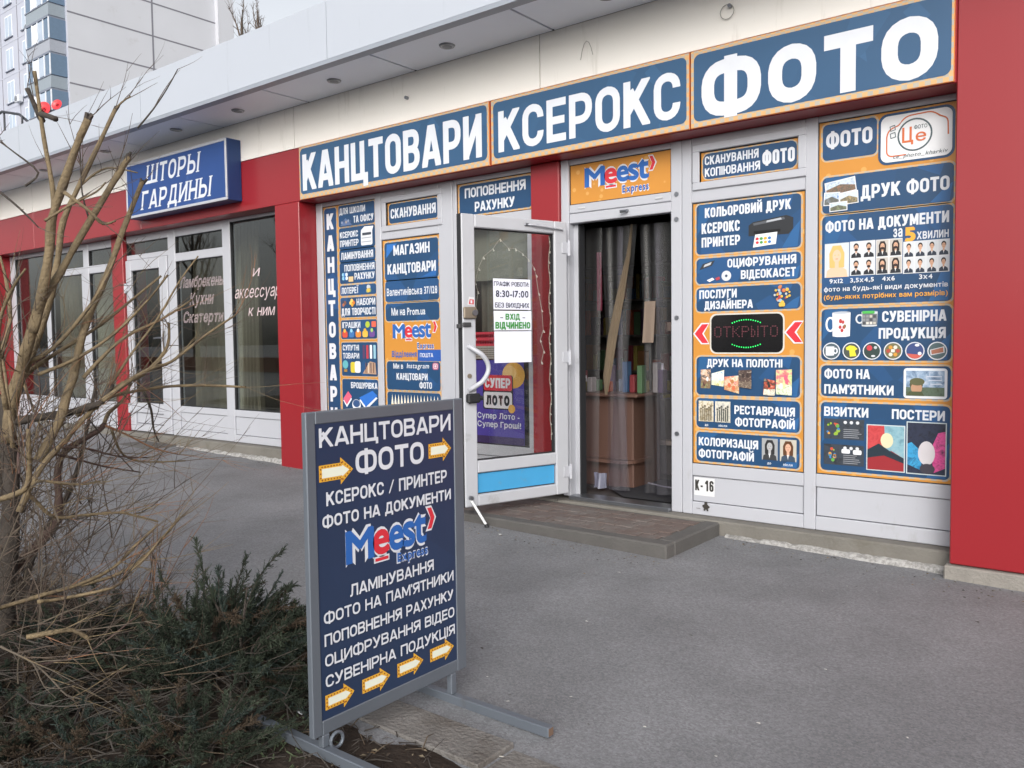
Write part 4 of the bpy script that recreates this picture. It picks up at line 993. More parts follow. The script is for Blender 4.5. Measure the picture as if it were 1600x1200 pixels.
# ---- poster E
e = film('tall orange and blue window poster reading КОЛЬОРОВИЙ ДРУК around a dark LED display', (-2.533, .426, -1.775, 2.184))
X0, X1 = -2.506, -1.802
def ep(k): return (X0, Q[k][1], X1, Q[k][3])
def wedge(o, q):  # lighter blue triangles that belong to the panel print
    P = Paint(FY, 3.4); x0, z0, x1, z1 = q; h = z1-z0
    P.poly([(x0+.02, z1-.004), (x0+.16, z1-.004), (x0+.006, z1-.6*h)], '#275684', same=True); P.poly([(x1-.12, z0+.004), (x1-.02, z0+.006), (x1-.004, z0+.5*h), (x1-.05, z0+.35*h)], '#2b5c8e', same=True); P.poly([(x1-.2, z1-.004), (x1-.05, z1-.004), (x1-.07, z1-.3*h)], '#255180', same=True); P.build('blue_wedge', o)
o = panel(e, ep('E1')); wedge(o, ep('E1')); letters(o, [('КОЛЬОРОВИЙ ДРУК', (-2.445, 2.08, -1.865, 2.145)), ('КСЕРОКС', (-2.468, 1.975, -2.2, 2.045)), ('ПРИНТЕР', (-2.468, 1.885, -2.198, 1.95))])
P = Paint(FY, 5); printer(P, (-2.14, 1.92, -1.85, 2.045), paper=(-2.11, 1.858, -1.95, 1.945)); P.build('picture', o)
o = panel(e, ep('E2')); wedge(o, ep('E2')); letters(o, [('ОЦИФРУВАННЯ', (-2.285, 1.74, -1.83, 1.797)), ('ВІДЕОКАСЕТ', (-2.192, 1.66, -1.832, 1.717))])
P = Paint(FY, 5); P.poly([(-2.485, 1.735), (-2.395, 1.76), (-2.372, 1.795), (-2.46, 1.775)], '#33363c'); P.poly([(-2.455, 1.752), (-2.405, 1.767), (-2.395, 1.785), (-2.445, 1.77)], '#b9bcc0'); P.el(-2.292, 1.687, .034, '#c9ccd2'); P.el(-2.292, 1.687, .009, '#3a4a62'); P.poly([(-2.43, 1.665), (-2.39, 1.68), (-2.375, 1.668), (-2.41, 1.652)], '#dfe2e8'); P.poly([(-2.37, 1.675), (-2.34, 1.685), (-2.335, 1.667), (-2.36, 1.66)], '#a8404a'); P.build('picture', o)
o = panel(e, ep('E3')); wedge(o, ep('E3')); letters(o, [('ПОСЛУГИ', (-2.485, 1.542, -2.22, 1.6)), ('ДИЗАЙНЕРА', (-2.448, 1.47, -2.11, 1.525))])
P = Paint(FY, 5)
for k in range(26):
    a = rp.uniform(0, 6.28); r_ = .05*math.sqrt(rp.random()); P.el(-1.915+r_*math.cos(a), 1.55+r_*math.sin(a)*1.05, rp.uniform(.006, .012), rp.choice(['#8fb4c8', '#b0404a', '#d8b04a', '#b9bcc0', '#3f7aa8', '#c87a4a']))
P.rr((-1.935, 1.472, -1.895, 1.497), '#d8b04a', .008); P.build('picture', o)
P = Paint(FY, 1)
for x0, x1, s in ((-2.52, -2.42, 1), (-1.893, -1.79, 1)):
    for g_, c in ((.008, WHITE), (0, RED_)):
        z0, z1 = 1.245, 1.372; mz = (z0+z1)/2; P.poly([(x1-.045-g_, z1+g_), (x1+g_, z1+g_), (x0+.055+g_*1.5, mz), (x1+g_, z0-g_), (x1-.045-g_, z0-g_), (x0-g_*1.5, mz)], c)
P.build('chevron', e)
P = Paint(FY, 1); P.rr((-2.41, 1.172, -1.902, 1.44), '#c9c6be', .045); P.build('display_border', e)
q4 = ep('E4'); o = panel(e, q4); wedge(o, q4); letters(o, [('ДРУК НА ПОЛОТНІ', (-2.43, 1.085, -1.915, 1.138))])
P = Paint(FY, 5)
def canv(pts, a, b_, c=None):
    P.poly(pts, pm(a, *(c[:2] if c else ()), a)); cx = sum(p[0] for p in pts)/4; cz = sum(p[1] for p in pts)/4; w = max(p[0] for p in pts)-min(p[0] for p in pts); h = max(p[1] for p in pts)-min(p[1] for p in pts)
    P.poly([(p[0], p[1]) if p[1] < cz else (p[0], cz - .1*h) for p in pts], pm(b_, c[-1], b_, scale=40))
    if c:
        for k in range(4): P.el(cx+w*rp.uniform(-.2, .2), cz+h*rp.uniform(-.3, .25), w*.11, c[k % len(c)], h*.12)
canv([(-2.475, .94), (-2.405, .94), (-2.402, 1.07), (-2.475, 1.065)], '#cfc4ba', '#8a9a6a', ['#d9b49a', '#4a3a34', '#e6e2dc', '#7a5a4a'])
canv([(-2.395, .965), (-2.31, .955), (-2.305, 1.065), (-2.395, 1.04)], '#6fa4d8', '#a9a83c', ['#d9e4ee', '#e6e2c8'])
canv([(-2.303, .935), (-2.2, .91), (-2.2, 1.03), (-2.303, 1.02)], '#c8dcec', '#d6c8a8', ['#c86a4a', '#e6d2b8', '#b8784a'])
canv([(-2.203, .955), (-2.115, .945), (-2.115, 1.07), (-2.203, 1.065)], '#d0c4b4', '#a89a84', ['#3d3230', '#5a4a44'])
canv([(-2.035, .908), (-1.96, .905), (-1.955, 1.0), (-2.03, 1.015)], '#c9c4b4', '#6d6a52', ['#33302e', '#c8604a', '#e2dccc'])
canv([(-1.95, .915), (-1.848, .91), (-1.848, 1.075), (-1.95, 1.07)], '#8fae54', '#5f9a3c', ['#d8607a', '#c9d49a', '#e6e2d2'])
P.build('picture', o)
o = panel(e, ep('E5')); wedge(o, ep('E5')); letters(o, [('РЕСТАВРАЦІЯ', (-2.235, .775, -1.833, .832)), ('ФОТОГРАФІЙ', (-2.23, .695, -1.833, .752)), ('до', (-2.445, .685, -2.42, .698), dict(i=1, k=.6)), ('після', (-2.345, .685, -2.285, .7), dict(i=1))])
P = Paint(FY, 5)
for x, c1, c2 in ((-2.49, '#b0a488', '#6d6450'), (-2.368, '#b4b4ae', '#55564f')):
    P.rect(x, .715, x+.108, .855, pm(c2, c1, '#d6d0c0', c1, scale=45))
    for k in range(6): P.rect(x+.012+.015*k, .72+.004*(k % 2), x+.021+.015*k, .79+.02*((k*7) % 3)/2, c2); P.el(x+.017+.015*k, .80+.02*((k*7) % 3)/2, .0075, c2)
P.build('picture', o)
o = panel(e, ep('E6')); wedge(o, ep('E6')); letters(o, [('КОЛОРИЗАЦІЯ', (-2.49, .55, -2.072, .607)), ('ФОТОГРАФІЙ', (-2.49, .468, -2.10, .525)), ('до', (-2.01, .46, -1.985, .472), dict(i=1, k=.6)), ('після', (-1.905, .458, -1.846, .473), dict(i=1))])
P = Paint(FY, 5); portrait(P, (-2.047, .487, -1.942, .627), '#9a9c9e', '#2b2b2d', '#a9aaac', '#3a3b3d', long=True); portrait(P, (-1.926, .487, -1.82, .627), '#b9b4a8', '#5a3a24', '#d0a48c', '#3a4a5c', long=True); P.build('picture', o)
# LED display standing in the round-cornered opening of poster E
e = thing('led_display', 'black LED display with red dotted ОТКРЫТО between two green arcs', 'sign', (-2.155, FY-.004, 1.18))
m = MB(); vs = rrect(-2.398, 1.182, -1.912, 1.43, .04); blk = glass('smoked_acrylic', (.0, .0, .0), refl=1, rough=.04, film=.03)
dkm = mat('display_black', '#141416', rough=.12, spec=.6)
m.face([(x, FY-.0035, z) for x, z in vs], dkm)
for i in range(len(vs)): a, c = vs[i], vs[(i+1) % len(vs)]; m.face([(a[0], FY-.0035, a[1]), (c[0], FY-.0035, c[1]), (c[0], FY-.0012, c[1]), (a[0], FY-.0012, a[1])], dkm)
m.build('case', e)
def emis(nm, c, s):
    k = bpy.data.materials.new(nm); k.use_nodes = True; b = k.node_tree.nodes['Principled BSDF']; b.inputs['Emission Color'].default_value = lin(c); b.inputs['Emission Strength'].default_value = s; b.inputs['Base Color'].default_value = lin(c); return k
gl, rl = emis('green_led', '#1fd060', .6), mat('unlit_red_led', '#63303a', rough=.4)
FONT = {'О': ['01110', '10001', '10001', '10001', '10001', '10001', '01110'], 'Т': ['11111', '00100', '00100', '00100', '00100', '00100', '00100'], 'К': ['10001', '10010', '10100', '11000', '10100', '10010', '10001'], 'Р': ['11110', '10001', '10001', '11110', '10000', '10000', '10000'], 'Ы': ['10001', '10001', '11001', '10101', '10101', '10101', '11001']}
P = Paint(FY-.0036, 0); pitch = .0106; x = -2.155 - pitch*20.5
for ch in 'ОТКРЫТО':
    for r_, row in enumerate(FONT[ch]):
        for c_, v in enumerate(row):
            if v == '1': P.poly(ell(x+c_*pitch, 1.35-r_*pitch, .0042, n=6), rl, same=True)
    x += 6*pitch
P.build('red_dots', e)
P = Paint(FY-.0036, 0)
for k in range(13):
    a = -1+2*k/12; P.poly(ell(-2.155+a*.095, 1.395-.02*a*a, .0045, n=8), gl, same=True); P.poly(ell(-2.155+a*.095, 1.214+.02*a*a, .0045, n=8), gl, same=True)
P.build('green_dots', e)

# ---- poster F
e = film('widest tall window poster by the red end column, headed ФОТО with a camera emblem', (-1.695, .429, -.927, 2.578))
X0, X1 = -1.672, -.951
def fp(k): return (X0, Q[k][1], X1, Q[k][3])
q = (X0, 2.345, -1.36, 2.56); o = panel(e, q); letters(o, [('ФОТО', (-1.652, 2.415, -1.385, 2.512), dict(t=.2))])
q = (-1.352, 2.272, -.948, 2.565); P = Paint(FY, 3); P.rr(q, NVM, .05); P.rr(grow(q, -.014), '#dfe1e4', .04); o = P.build('emblem', e)
P = Paint(FY, 6); OR, GY = '#c8683c', '#4a5a60'
P.line(fil([(-1.20, 2.318), (-1.305, 2.318, .03), (-1.305, 2.48, .05), (-1.24, 2.485, .02), (-1.215, 2.535, .04), (-1.05, 2.542, .04), (-1.025, 2.505, .02), (-.985, 2.50, .03), (-.982, 2.40)]), .0075, OR)
P.line(ell(-1.155, 2.425, .088, n=30, a0=0, a1=360) + [(-1.067, 2.425)], .009, GY)
P.txt(caps('Ц', (-1.222, 2.385, -1.165, 2.472), .14), OR); P.txt(inter('е', (-1.15, 2.386, -1.095, 2.45), .01, 0, .727), OR); P.txt(inter('ФОТО', (-1.158, 2.455, -1.09, 2.476), .01), GY)
for cx, cz in ((-1.272, 2.478), (-1.27, 2.437)): P.line([(cx-.012, cz-.016), (cx+.014, cz-.01), (cx+.01, cz+.016), (cx-.015, cz+.01), (cx-.012, cz-.016)], .004, GY)
P.txt(inter('ce_photo_kharkiv', (-1.27, 2.303, -.985, 2.325), 0, .3), GY); P.build('emblem_drawing', o)
o = panel(e, fp('F2')); wedge(o, fp('F2')); letters(o, [('ДРУК ФОТО', (-1.447, 2.092, -.972, 2.172))])
P = Paint(FY, 5)
for c_, a, w_, h_, cl_ in (((-1.565, 2.18), .13, .17, .075, ('#6f8ab0', '#a8745c')), ((-1.615, 2.112), -.05, .085, .07, ('#3f78b8', '#8a94a0')), ((-1.515, 2.108), .06, .1, .065, ('#b9c4cc', '#c0a878')), ((-1.575, 2.062), .02, .095, .045, ('#a8bcc8', '#7f8a6a'))):
    for k, (g_, c) in enumerate(((.005, '#d9dce2'), (0, pm(cl_[0], '#c9d4de', cl_[0])), (0, pm(cl_[1], '#5a5a50', cl_[1], scale=40)))):
        pts = [(-w_/2-g_, -h_/2-g_), (w_/2+g_, -h_/2-g_), (w_/2+g_, (h_/2+g_) if k < 2 else -.1*h_), (0, h_/2+g_ if k < 2 else .2*h_), (-w_/2-g_, (h_/2+g_) if k < 2 else -.05*h_)]
        P.poly([(c_[0]+x*math.cos(a)-z*math.sin(a), c_[1]+x*math.sin(a)+z*math.cos(a)) for x, z in pts], c)
P.build('picture', o)
o = panel(e, fp('F3')); wedge(o, fp('F3'))
letters(o, [('ФОТО НА ДОКУМЕНТИ', (-1.652, 1.912, -.972, 1.977)), ('за', (-1.264, 1.853, -1.214, 1.9), dict(i=1, k=.56, b=.03)), ('5', (-1.204, 1.825, -1.143, 1.902), dict(c='#e0a23c', i=1, b=.05)), ('хвилин', (-1.137, 1.83, -.972, 1.872), dict(i=1, k=.56, b=.02)),
            ('9х12', (-1.625, 1.602, -1.545, 1.628), dict(i=1)), ('3,5х4,5', (-1.503, 1.602, -1.368, 1.628), dict(i=1)), ('4х6', (-1.322, 1.602, -1.252, 1.628), dict(i=1)), ('3х4', (-1.122, 1.602, -1.052, 1.628), dict(i=1)),
            ('фото на будь-які види документів', (-1.657, 1.553, -.972, 1.58), dict(i=1, b=.02)), ('(будь-яких потрібних вам розмірів)', (-1.657, 1.505, -.972, 1.532), dict(i=1, b=.02, c='#dca044'))])
P = Paint(FY, 11, .0002); portrait(P, Q['F3p'], '#c6ccd0', '#cdb06a', '#dcb89c', '#d9dce0', long=True, bare=True)
for k_, nx_, ny_, kw in (('F3q', 2, 2, dict(hair='#2e2622', beard=True)), ('F3r', 2, 2, dict(hair='#2a2220', long=True, beard=True, bgc='#b9b4ae')), ('F3s', 4, 2, dict(hair='#2b2523', cloth='#2a3444'))):
    q = Q[k_]; P.rect(*q, '#cfd2d6'); w_ = (q[2]-q[0])/nx_; h_ = (q[3]-q[1])/ny_
    for i in range(nx_):
        for j in range(ny_): n0 = P.n; portrait(P, (q[0]+i*w_+.003, q[1]+j*h_+.004, q[0]+(i+1)*w_-.003, q[1]+(j+1)*h_-.004), **kw); P.n = n0
P.build('picture', o)
o = panel(e, fp('F4')); wedge(o, fp('F4')); letters(o, [('СУВЕНІРНА', (-1.32, 1.36, -.978, 1.424)), ('ПРОДУКЦІЯ', (-1.338, 1.262, -.98, 1.325))])
P = Paint(FY, 5, .0003); mug(P, (-1.645, 1.275, -1.5, 1.43)); mug(P, (-1.468, 1.335, -1.345, 1.428), '#c9ced4'); P.rect(-1.43, 1.345, -1.347, 1.41, '#6d7076')
for k in range(12): P.rect(-1.428+.02*(k % 4), 1.348+.02*(k//4), -1.413+.02*(k % 4), 1.363+.02*(k//4), rp.choice(['#b9b4a8', '#8a8d90', '#d0ccc4', '#4a4c50']))
P.rr((-1.43, 1.412, -1.36, 1.428), '#4fae54', .005)
n0 = P.n
for k in range(6):
    P.n = n0; cx = -1.608+.1175*k; cz = 1.19; P.el(cx, cz, .052, WHITE); P.el(cx, cz, .046, ['#4a5a62', '#4a4f4a', '#33423f', '#6d6a4a', '#3a4a7a', '#4f6266'][k])
    if k == 0: mug(P, (cx-.034, cz-.028, cx+.036, cz+.03), '#d6d9e0', 'r', False)
    if k == 1: P.poly([(cx-.032, cz+.02), (cx-.01, cz+.034), (cx+.016, cz+.03), (cx+.036, cz+.012), (cx+.02, cz+.002), (cx+.03, cz-.03), (cx-.008, cz-.034), (cx-.012, cz+.004), (cx-.028, cz+.006)], '#d8d03a')
    if k == 2: P.el(cx-.014, cz+.018, .016, '#c0404a'); P.el(cx+.02, cz+.02, .009, '#b9c0c4'); P.el(cx+.008, cz-.03, .012, '#c9ccd0', .006)
    if k == 3:
        for j in range(6): P.el(cx+.026*math.cos(j*1.05), cz+.024*math.sin(j*1.05), .011, ['#a84a3c', '#d8d2c4', '#c8903c'][j % 3])
        P.rr((cx-.01, cz-.008, cx+.01, cz+.01), '#e0dcd0', .003)
    if k == 4: P.poly(ell(cx, cz, .045, n=24, a0=200, a1=330), '#c05a50'); P.el(cx+.012, cz+.033, .012, '#dfe2e8', .008); P.el(cx+.026, cz-.015, .01, '#dfe2e8')
    if k == 5: P.poly([(cx-.038, cz+.006), (cx+.036, cz+.026), (cx+.038, cz-.01), (cx-.034, cz-.026)], '#c9ccd0'); P.poly([(cx-.032, cz+.003), (cx+.03, cz+.02), (cx+.032, cz-.007), (cx-.029, cz-.02)], '#a06a54')
P.build('picture', o)
o = panel(e, (X0, Q['F5'][1], X1, Q['F5'][3])); letters(o, [('ФОТО НА', (-1.652, 1.022, -1.385, 1.08)), ("ПАМ'ЯТНИКИ", (-1.652, .928, -1.252, .986))])
P = Paint(FY, 5); P.rr((-1.198, .915, -.968, 1.09), '#d9dce2', .018); q = (-1.185, .93, -.982, 1.075); P.rect(*q, pm('#4a607c', '#8aa2bc', '#c4ccd8')); P.rect(q[0], q[1], q[2], q[1]+.05, pm('#3a4636', '#5a6a5a', '#46523c')); P.el(-1.13, .995, .036, '#4f5238', .03); P.el(-1.128, .975, .03, '#b08a6e', .034); P.el(-1.125, 1.012, .04, '#5a5c40', .022); P.poly([(-1.185, .93), (-1.085, .93), (-1.1, .955), (-1.165, .955)], '#4a5238')
for k in range(3): P.rect(-1.075+.01*k, 1.04-.022*k, -.995, 1.046-.022*k, '#c4ccd8')
P.build('picture', o)
q6 = fp('F6'); o = panel(e, q6); wedge(o, q6); letters(o, [('ВІЗИТКИ', (-1.652, .79, -1.392, .848)), ('ПОСТЕРИ', (-1.26, .79, -.978, .848))])
P = Paint(FY, 5, .0003)
for z0, z1 in ((.65, .775), (.492, .618)):
    P.rect(-1.652, z0, -1.415, z1, pm('#26292f', '#3a4048', '#2c3a4c')); n0 = P.n
    for k in range(16):
        P.n = n0 + (k % 3); a = rp.uniform(0, 6.28); P.el(-1.60+.035*math.cos(a)*(1 if z0 > .6 else .4), (z0+z1)/2+.035*math.sin(a), rp.uniform(.005, .012), rp.choice(['#5f9a4a', '#c8903c', '#3f78b0', '#c0523c', '#8aa83c']))
    P.n = n0 + 4
    for k in range(5): P.rect(-1.535, z0+.012+.012*k, -1.535+rp.uniform(.07, .11), z0+.016+.012*k, '#8f9298', same=True)
    for k in range(3): P.el(-1.525+.036*k, z1-.02, .01, '#c9ccd0', same=True)
    if z0 < .6: P.rr((-1.545, .565, -1.495, .592), '#d6d9de', .008); P.rr((-1.478, .562, -1.428, .59), '#d6d9de', .008)
# two sample prints: plain colour compositions in place of the pictures shown
P.rect(-1.40, .476, -1.185, .752, '#b9c4c8'); P.rect(-1.394, .482, -1.191, .746, pm('#5f8794', '#7fa7b4', '#90aeb4')); P.poly([(-1.394, .482), (-1.29, .482), (-1.30, .746), (-1.394, .746)], pm('#a83034', '#c0484a', '#9a2c34')); P.poly([(-1.394, .482), (-1.191, .482), (-1.191, .56), (-1.26, .6), (-1.394, .56)], '#8f2a30'); P.poly([(-1.394, .60), (-1.33, .64), (-1.27, .60), (-1.191, .56), (-1.191, .53), (-1.30, .57), (-1.394, .55)], '#23303a'); P.el(-1.285, .66, .035, '#d0c9a8', .045)
P.rect(-1.178, .474, -.966, .78, '#b9c4c8'); P.rect(-1.172, .48, -.972, .774, pm('#161a26', '#2a3044', '#1c2436')); P.poly([(-1.172, .53), (-1.10, .50), (-1.09, .60), (-1.15, .66), (-1.172, .65)], pm('#1f6a98', '#3a98c8', '#1a3a5a')); P.poly([(-.972, .52), (-1.03, .49), (-1.05, .62), (-1.01, .72), (-.972, .73)], pm('#a83070', '#d0508f', '#5a2a4a')); P.el(-1.07, .60, .045, '#c4c0c4', .07); P.el(-1.065, .51, .04, '#3d3a44', .03)
P.build('picture', o)

# ---- lottery poster in the window behind the door
e = film('violet lottery poster reading СУПЕР ЛОТО behind the open glass door', (-4.50, .44, -3.985, 1.12), base=ink('#473d92'))
P = Paint(FY, 1); P.el(-4.09, 1.0, .115, '#d0a04a', .105); P.el(-4.13, 1.02, .07, '#dcb674', .06)
P.rr((-4.41, .72, -4.095, 1.0), '#23242c', .02); P.rr((-4.40, .872, -4.105, 1.0), '#c0303c', .02); P.rr((-4.40, .73, -4.105, .862), '#d2cfd4', .02); P.el(-4.11, .73, .035, '#d0a04a'); P.rr((-4.5, .44, -3.985, .5), '#3a2f58', .005); o = P.build('picture', e)
letters(o, [('СУПЕР', (-4.385, .895, -4.12, .975), dict(t=.22)), ('лото', (-4.375, .76, -4.13, .83), dict(i=1, k=.56, b=.06, c='#1d1e24')), ('Супер Лото -', (-4.47, .645, -4.03, .69), dict(i=1, b=.02)), ('Супер Гроші!', (-4.47, .575, -4.015, .62), dict(i=1, b=.02))], lay=8)
e = film('small red strip notice over grey small print in the window behind the door', (-4.52, 1.13, -4.12, 1.35), base=ink('#9a958f'))
P = Paint(FY, 1); P.rect(-4.52, 1.235, -4.12, 1.35, '#b83a48'); o = P.build('red_strip', e); P = Paint(FY, 2)
for z, n_ in ((1.305, 14), (1.255, 9)): 
    for k in range(n_): P.rect(-4.50+.026*k, z, -4.483+.026*k, z+.026, '#d6a8ac', same=True)
for k in range(5): P.rect(-4.5, 1.145+.017*k, -4.18+rp.uniform(0, .04), 1.152+.017*k, '#6d6862', same=True)
P.build('small_print', o)

# ---- paper notices taped to the door glass
def notice(label, q, items, y=-.0015, c='#dfe1ee'):
    e = thing('paper_notice', label, 'notice', DLOC, DROT, group='white paper notices taped to the glass door')
    m = MB(); N = 6; vs = []; fs = []
    for i in range(N+1):
        for j in range(N+1):
            a, b_ = i/N, j/N; vs.append((q[0]+(q[2]-q[0])*a, y-.0012*(abs(a-.5)**2)*2-.0008*math.sin(b_*5+q[1]*9), q[1]+(q[3]-q[1])*b_))
    for i in range(N):
        for j in range(N): k = i*(N+1)+j; fs.append((k, k+N+1, k+N+2, k+1))
    m.faces(vs, fs, mat('paper', c, rough=.8, var=.03)); s = m.build('sheet', e)
    if items: letters(s, items, y=y-.002, lay=1)
DK, GN = '#2d3046', '#3a8a3f'
notice('white paper notice with opening hours 8:30-17:00 on the door glass', (-.634, 1.497, -.316, 1.712), [('ГРАФІК РОБОТИ:', (-.628, 1.66, -.33, 1.692), dict(t=.14, c=DK)), ('8:30-17:00', (-.615, 1.585, -.335, 1.632), dict(i=1, b=.02, c=DK)), ('БЕЗ ВИХІДНИХ', (-.622, 1.51, -.33, 1.545), dict(t=.14, c=DK))])
notice('white paper notice with green letters ВХІД ВІДЧИНЕНО on the door glass', (-.632, 1.35, -.31, 1.487), [('ВХІД', (-.535, 1.425, -.41, 1.468), dict(t=.22, c=GN)), ('-', (-.58, 1.43, -.555, 1.46), dict(i=1, c=DK, k=.727)), ('-', (-.39, 1.43, -.365, 1.46), dict(i=1, c=DK)), ('ВІДЧИНЕНО', (-.622, 1.362, -.322, 1.41), dict(t=.22, c=GN))])
notice('blank white sheet of paper taped to the door glass below the green notice', (-.63, 1.122, -.312, 1.343), [])
e = thing('warning_sticker', 'small torn red and white sticker above the door lock', 'sticker', DLOC, DROT)
P = Paint(-.0305, 0); P.poly([(-.862, 1.525), (-.808, 1.52), (-.806, 1.575), (-.85, 1.58)], '#cfd0d2'); P.poly([(-.852, 1.53), (-.812, 1.527), (-.811, 1.56), (-.845, 1.563)], '#c0414a'); P.txt(inter('1', (-.838, 1.535, -.824, 1.556), .03), WHITE); P.build('print', e)
# garland of tiny lights hung inside the door glass
e = thing('light_garland', 'thin string of tiny lights hanging round the door glass', 'string lights', DLOC, DROT)
m = MB(); wire = mat('clear_wire', '#b9b4aa', rough=.5); gp = [(-.775, 1.30), (-.765, 1.5), (-.75, 1.62), (-.77, 1.68), (-.74, 1.78), (-.70, 1.86), (-.62, 1.92), (-.56, 1.99), (-.49, 1.93), (-.43, 1.93), (-.37, 1.90), (-.32, 1.86), (-.27, 1.80), (-.25, 1.75), (-.23, 1.62), (-.205, 1.5), (-.19, 1.35), (-.22, 1.28), (-.19, 1.2), (-.21, 1.12)]
m.tube([(x, .016+.003*math.sin(i*2), z) for i, (x, z) in enumerate(gp)], .0018, wire, 5)
m.tube([(-.132+.008*math.sin(i*1.7), .014, 2.04-.075*i) for i in range(21)], .003, wire, 5); m.build('wire', e)
m = MB(); lb = mat('tiny_bulb', '#d8d4cc', rough=.3)
for i, (x, z) in enumerate(gp): m.tube([(x, .014, z), (x+.004, .010, z-.018)], [.004, .006], lb, 6)
for i in range(20): m.tube([(-.132+.01*math.sin(i*1.7+.5), .012, 2.0-.074*i), (-.13, .01, 1.985-.074*i)], [.003, .0055], lb, 6)
m.build('bulb', e)['kind'] = 'stuff'

# ---- number plate sticker
e = thing('number_sticker', 'white sticker reading К-16 on the low white panel beside the doorway', 'sticker', (-2.45, .2158, .18))
m = MB(); m.box(-2.524, -2.375, .2148, .2158, .205, .328, ink('#d3d4d6')); s = m.build('film', e); letters(s, [('К-16', (-2.517, .238, -2.382, .312), dict(t=.17, c='#33322f', g=.12))], y=.2148, lay=0)
P = Paint(.199, 0)   # black ink stamp on the rail
for dx, dz, r_ in ((0, .052, .012), (0, .03, .02), (-.018, .034, .008), (.02, .03, .008), (-.01, .008, .007), (.012, .008, .007)): P.el(-2.43+dx, .105+dz, r_, '#3a3834')
P.rect(-2.50, .118, -2.47, .121, '#55524c'); o = P.build('ink_stamp', None); tag(o, 'small black ink stamp on the white rail under the К-16 sticker', 'stamp')

# ---- sandwich board on steel feet
gb = gz(-2) - .0
e = thing('sign_stand', 'dark blue sign stand in a grey steel frame reading КАНЦТОВАРИ ФОТО with yellow arrows', 'sign stand', (-2.0, -3.105, 0), R(90))
fr = mat('grey_painted_steel', '#666d76', rough=.45, metal=.3, var=.15, scale=6, dirt='#57504a', dscale=5, dcut=.62)
# local x runs along the board, -y faces the street
m = MB(); z0, z1, xl, xr, dk_ = .078, 1.072, -.346, .356, .022
m.box(xl, xl+.036, .0, dk_, z0, z1, fr, .003); m.box(xr-.05, xr, .0, dk_, z0, z1, fr, .003); m.box(xl+.036, xr-.05, .0, dk_, z1-.038, z1, fr, .003); m.box(xl+.036, xr-.05, .0, dk_, z0, z0+.045, fr, .003); m.build('frame', e)
m = MB(); m.box(xl+.035, xr-.049, .003, .019, z0+.044, z1-.037, navy_mat('board_navy', '#25344f', '#2a3c5c')); pb = m.build('panel', e)
for yy in (-.297, .285):
    m = MB(); up_ = .036 if yy < 0 else 0; zf = gb+.03+up_   # the near foot lies on the raised soil
    m.box(yy-.016, yy+.016, -.43, .36, gb-.005+up_, zf, fr, .003); m.box(yy-.013, yy+.013, -.4305, -.425, gb+up_, zf-.004, mat('rust', '#6a5648', rough=.9, var=.3)); m.build('foot', e)
    m = MB(); m.box(yy-.014, yy+.014, .0, .024, zf, z0, fr, .003); m.build('leg', e)
m = MB(); m.tube([(-.262 + .024*math.cos(t*.42), -.006, .05 + .024*math.sin(t*.42)) for t in range(16)], .0055, fr, 8); m.build('ring', e)
P = Paint(.0028, 0)
def bl(s, x0, z0_, x1, z1_, t=.17, g_=.1): P.txt(caps(s, (x0, z0_, x1, z1_), t, g_), WHITE)
bl('КАНЦТОВАРИ', -.296, .962, .291, 1.021, .18); bl('ФОТО', -.155, .862, .152, .937, .19, .1)
bl('КСЕРОКС / ПРИНТЕР', -.275, .781, .266, .824, .17); bl('ФОТО НА ДОКУМЕНТИ', -.292, .715, .285, .753, .19)
bl('ЛАМІНУВАННЯ', -.19, .479, .19, .518, .17); bl("ФОТО НА ПАМ'ЯТНИКИ", -.296, .419, .291, .456, .17); bl('ПОПОВНЕННЯ РАХУНКУ', -.296, .351, .288, .388, .17); bl('ОЦИФРУВАННЯ ВІДЕО', -.296, .287, .291, .324, .17); bl('СУВЕНІРНА ПОДУКЦІЯ', -.296, .223, .292, .26, .17)
P.build('lettering', pb)
logo(pb, (-.203, .587, .158, .69), (.018, .545, .163, .575), (.164, .628, .2, .702), y=.0028, lay=0)
yel, bulbc = '#d8a436', '#8a4a2c'
def arrow(x0, z0_, x1, z1_):
    P = Paint(.0028, 0); w_ = x1-x0; h = z1_-z0_; mz = (z0_+z1_)/2
    def shp(i): return [(x0+i, z0_+.2*h+i), (x0+.62*w_+i*.6, z0_+.2*h+i), (x0+.62*w_+i*.6, z0_+i*2.2), (x1-i*1.5, mz), (x0+.62*w_+i*.6, z1_-i*2.2), (x0+.62*w_+i*.6, z1_-.2*h-i), (x0+i, z1_-.2*h-i)]
    P.poly(shp(0), yel); P.poly(shp(.011), '#dfe3d2')
    o_ = shp(.0055); P.n += 1
    for a, c in zip(o_, o_[1:]+o_[:1]):
        L_ = math.hypot(c[0]-a[0], c[1]-a[1]); k = max(1, int(L_/.011))
        for i in range(k): P.poly(ell(a[0]+(c[0]-a[0])*(i+.5)/k, a[1]+(c[1]-a[1])*(i+.5)/k, .0028, n=6), bulbc, same=True)
    P.build('arrow', pb)
for a in ((-.299, .84, -.165, .925), (.176, .856, .292, .94), (-.296, .136, -.18, .213), (-.147, .136, -.025, .213), (.008, .138, .132, .215), (.166, .14, .289, .217)): arrow(*a)
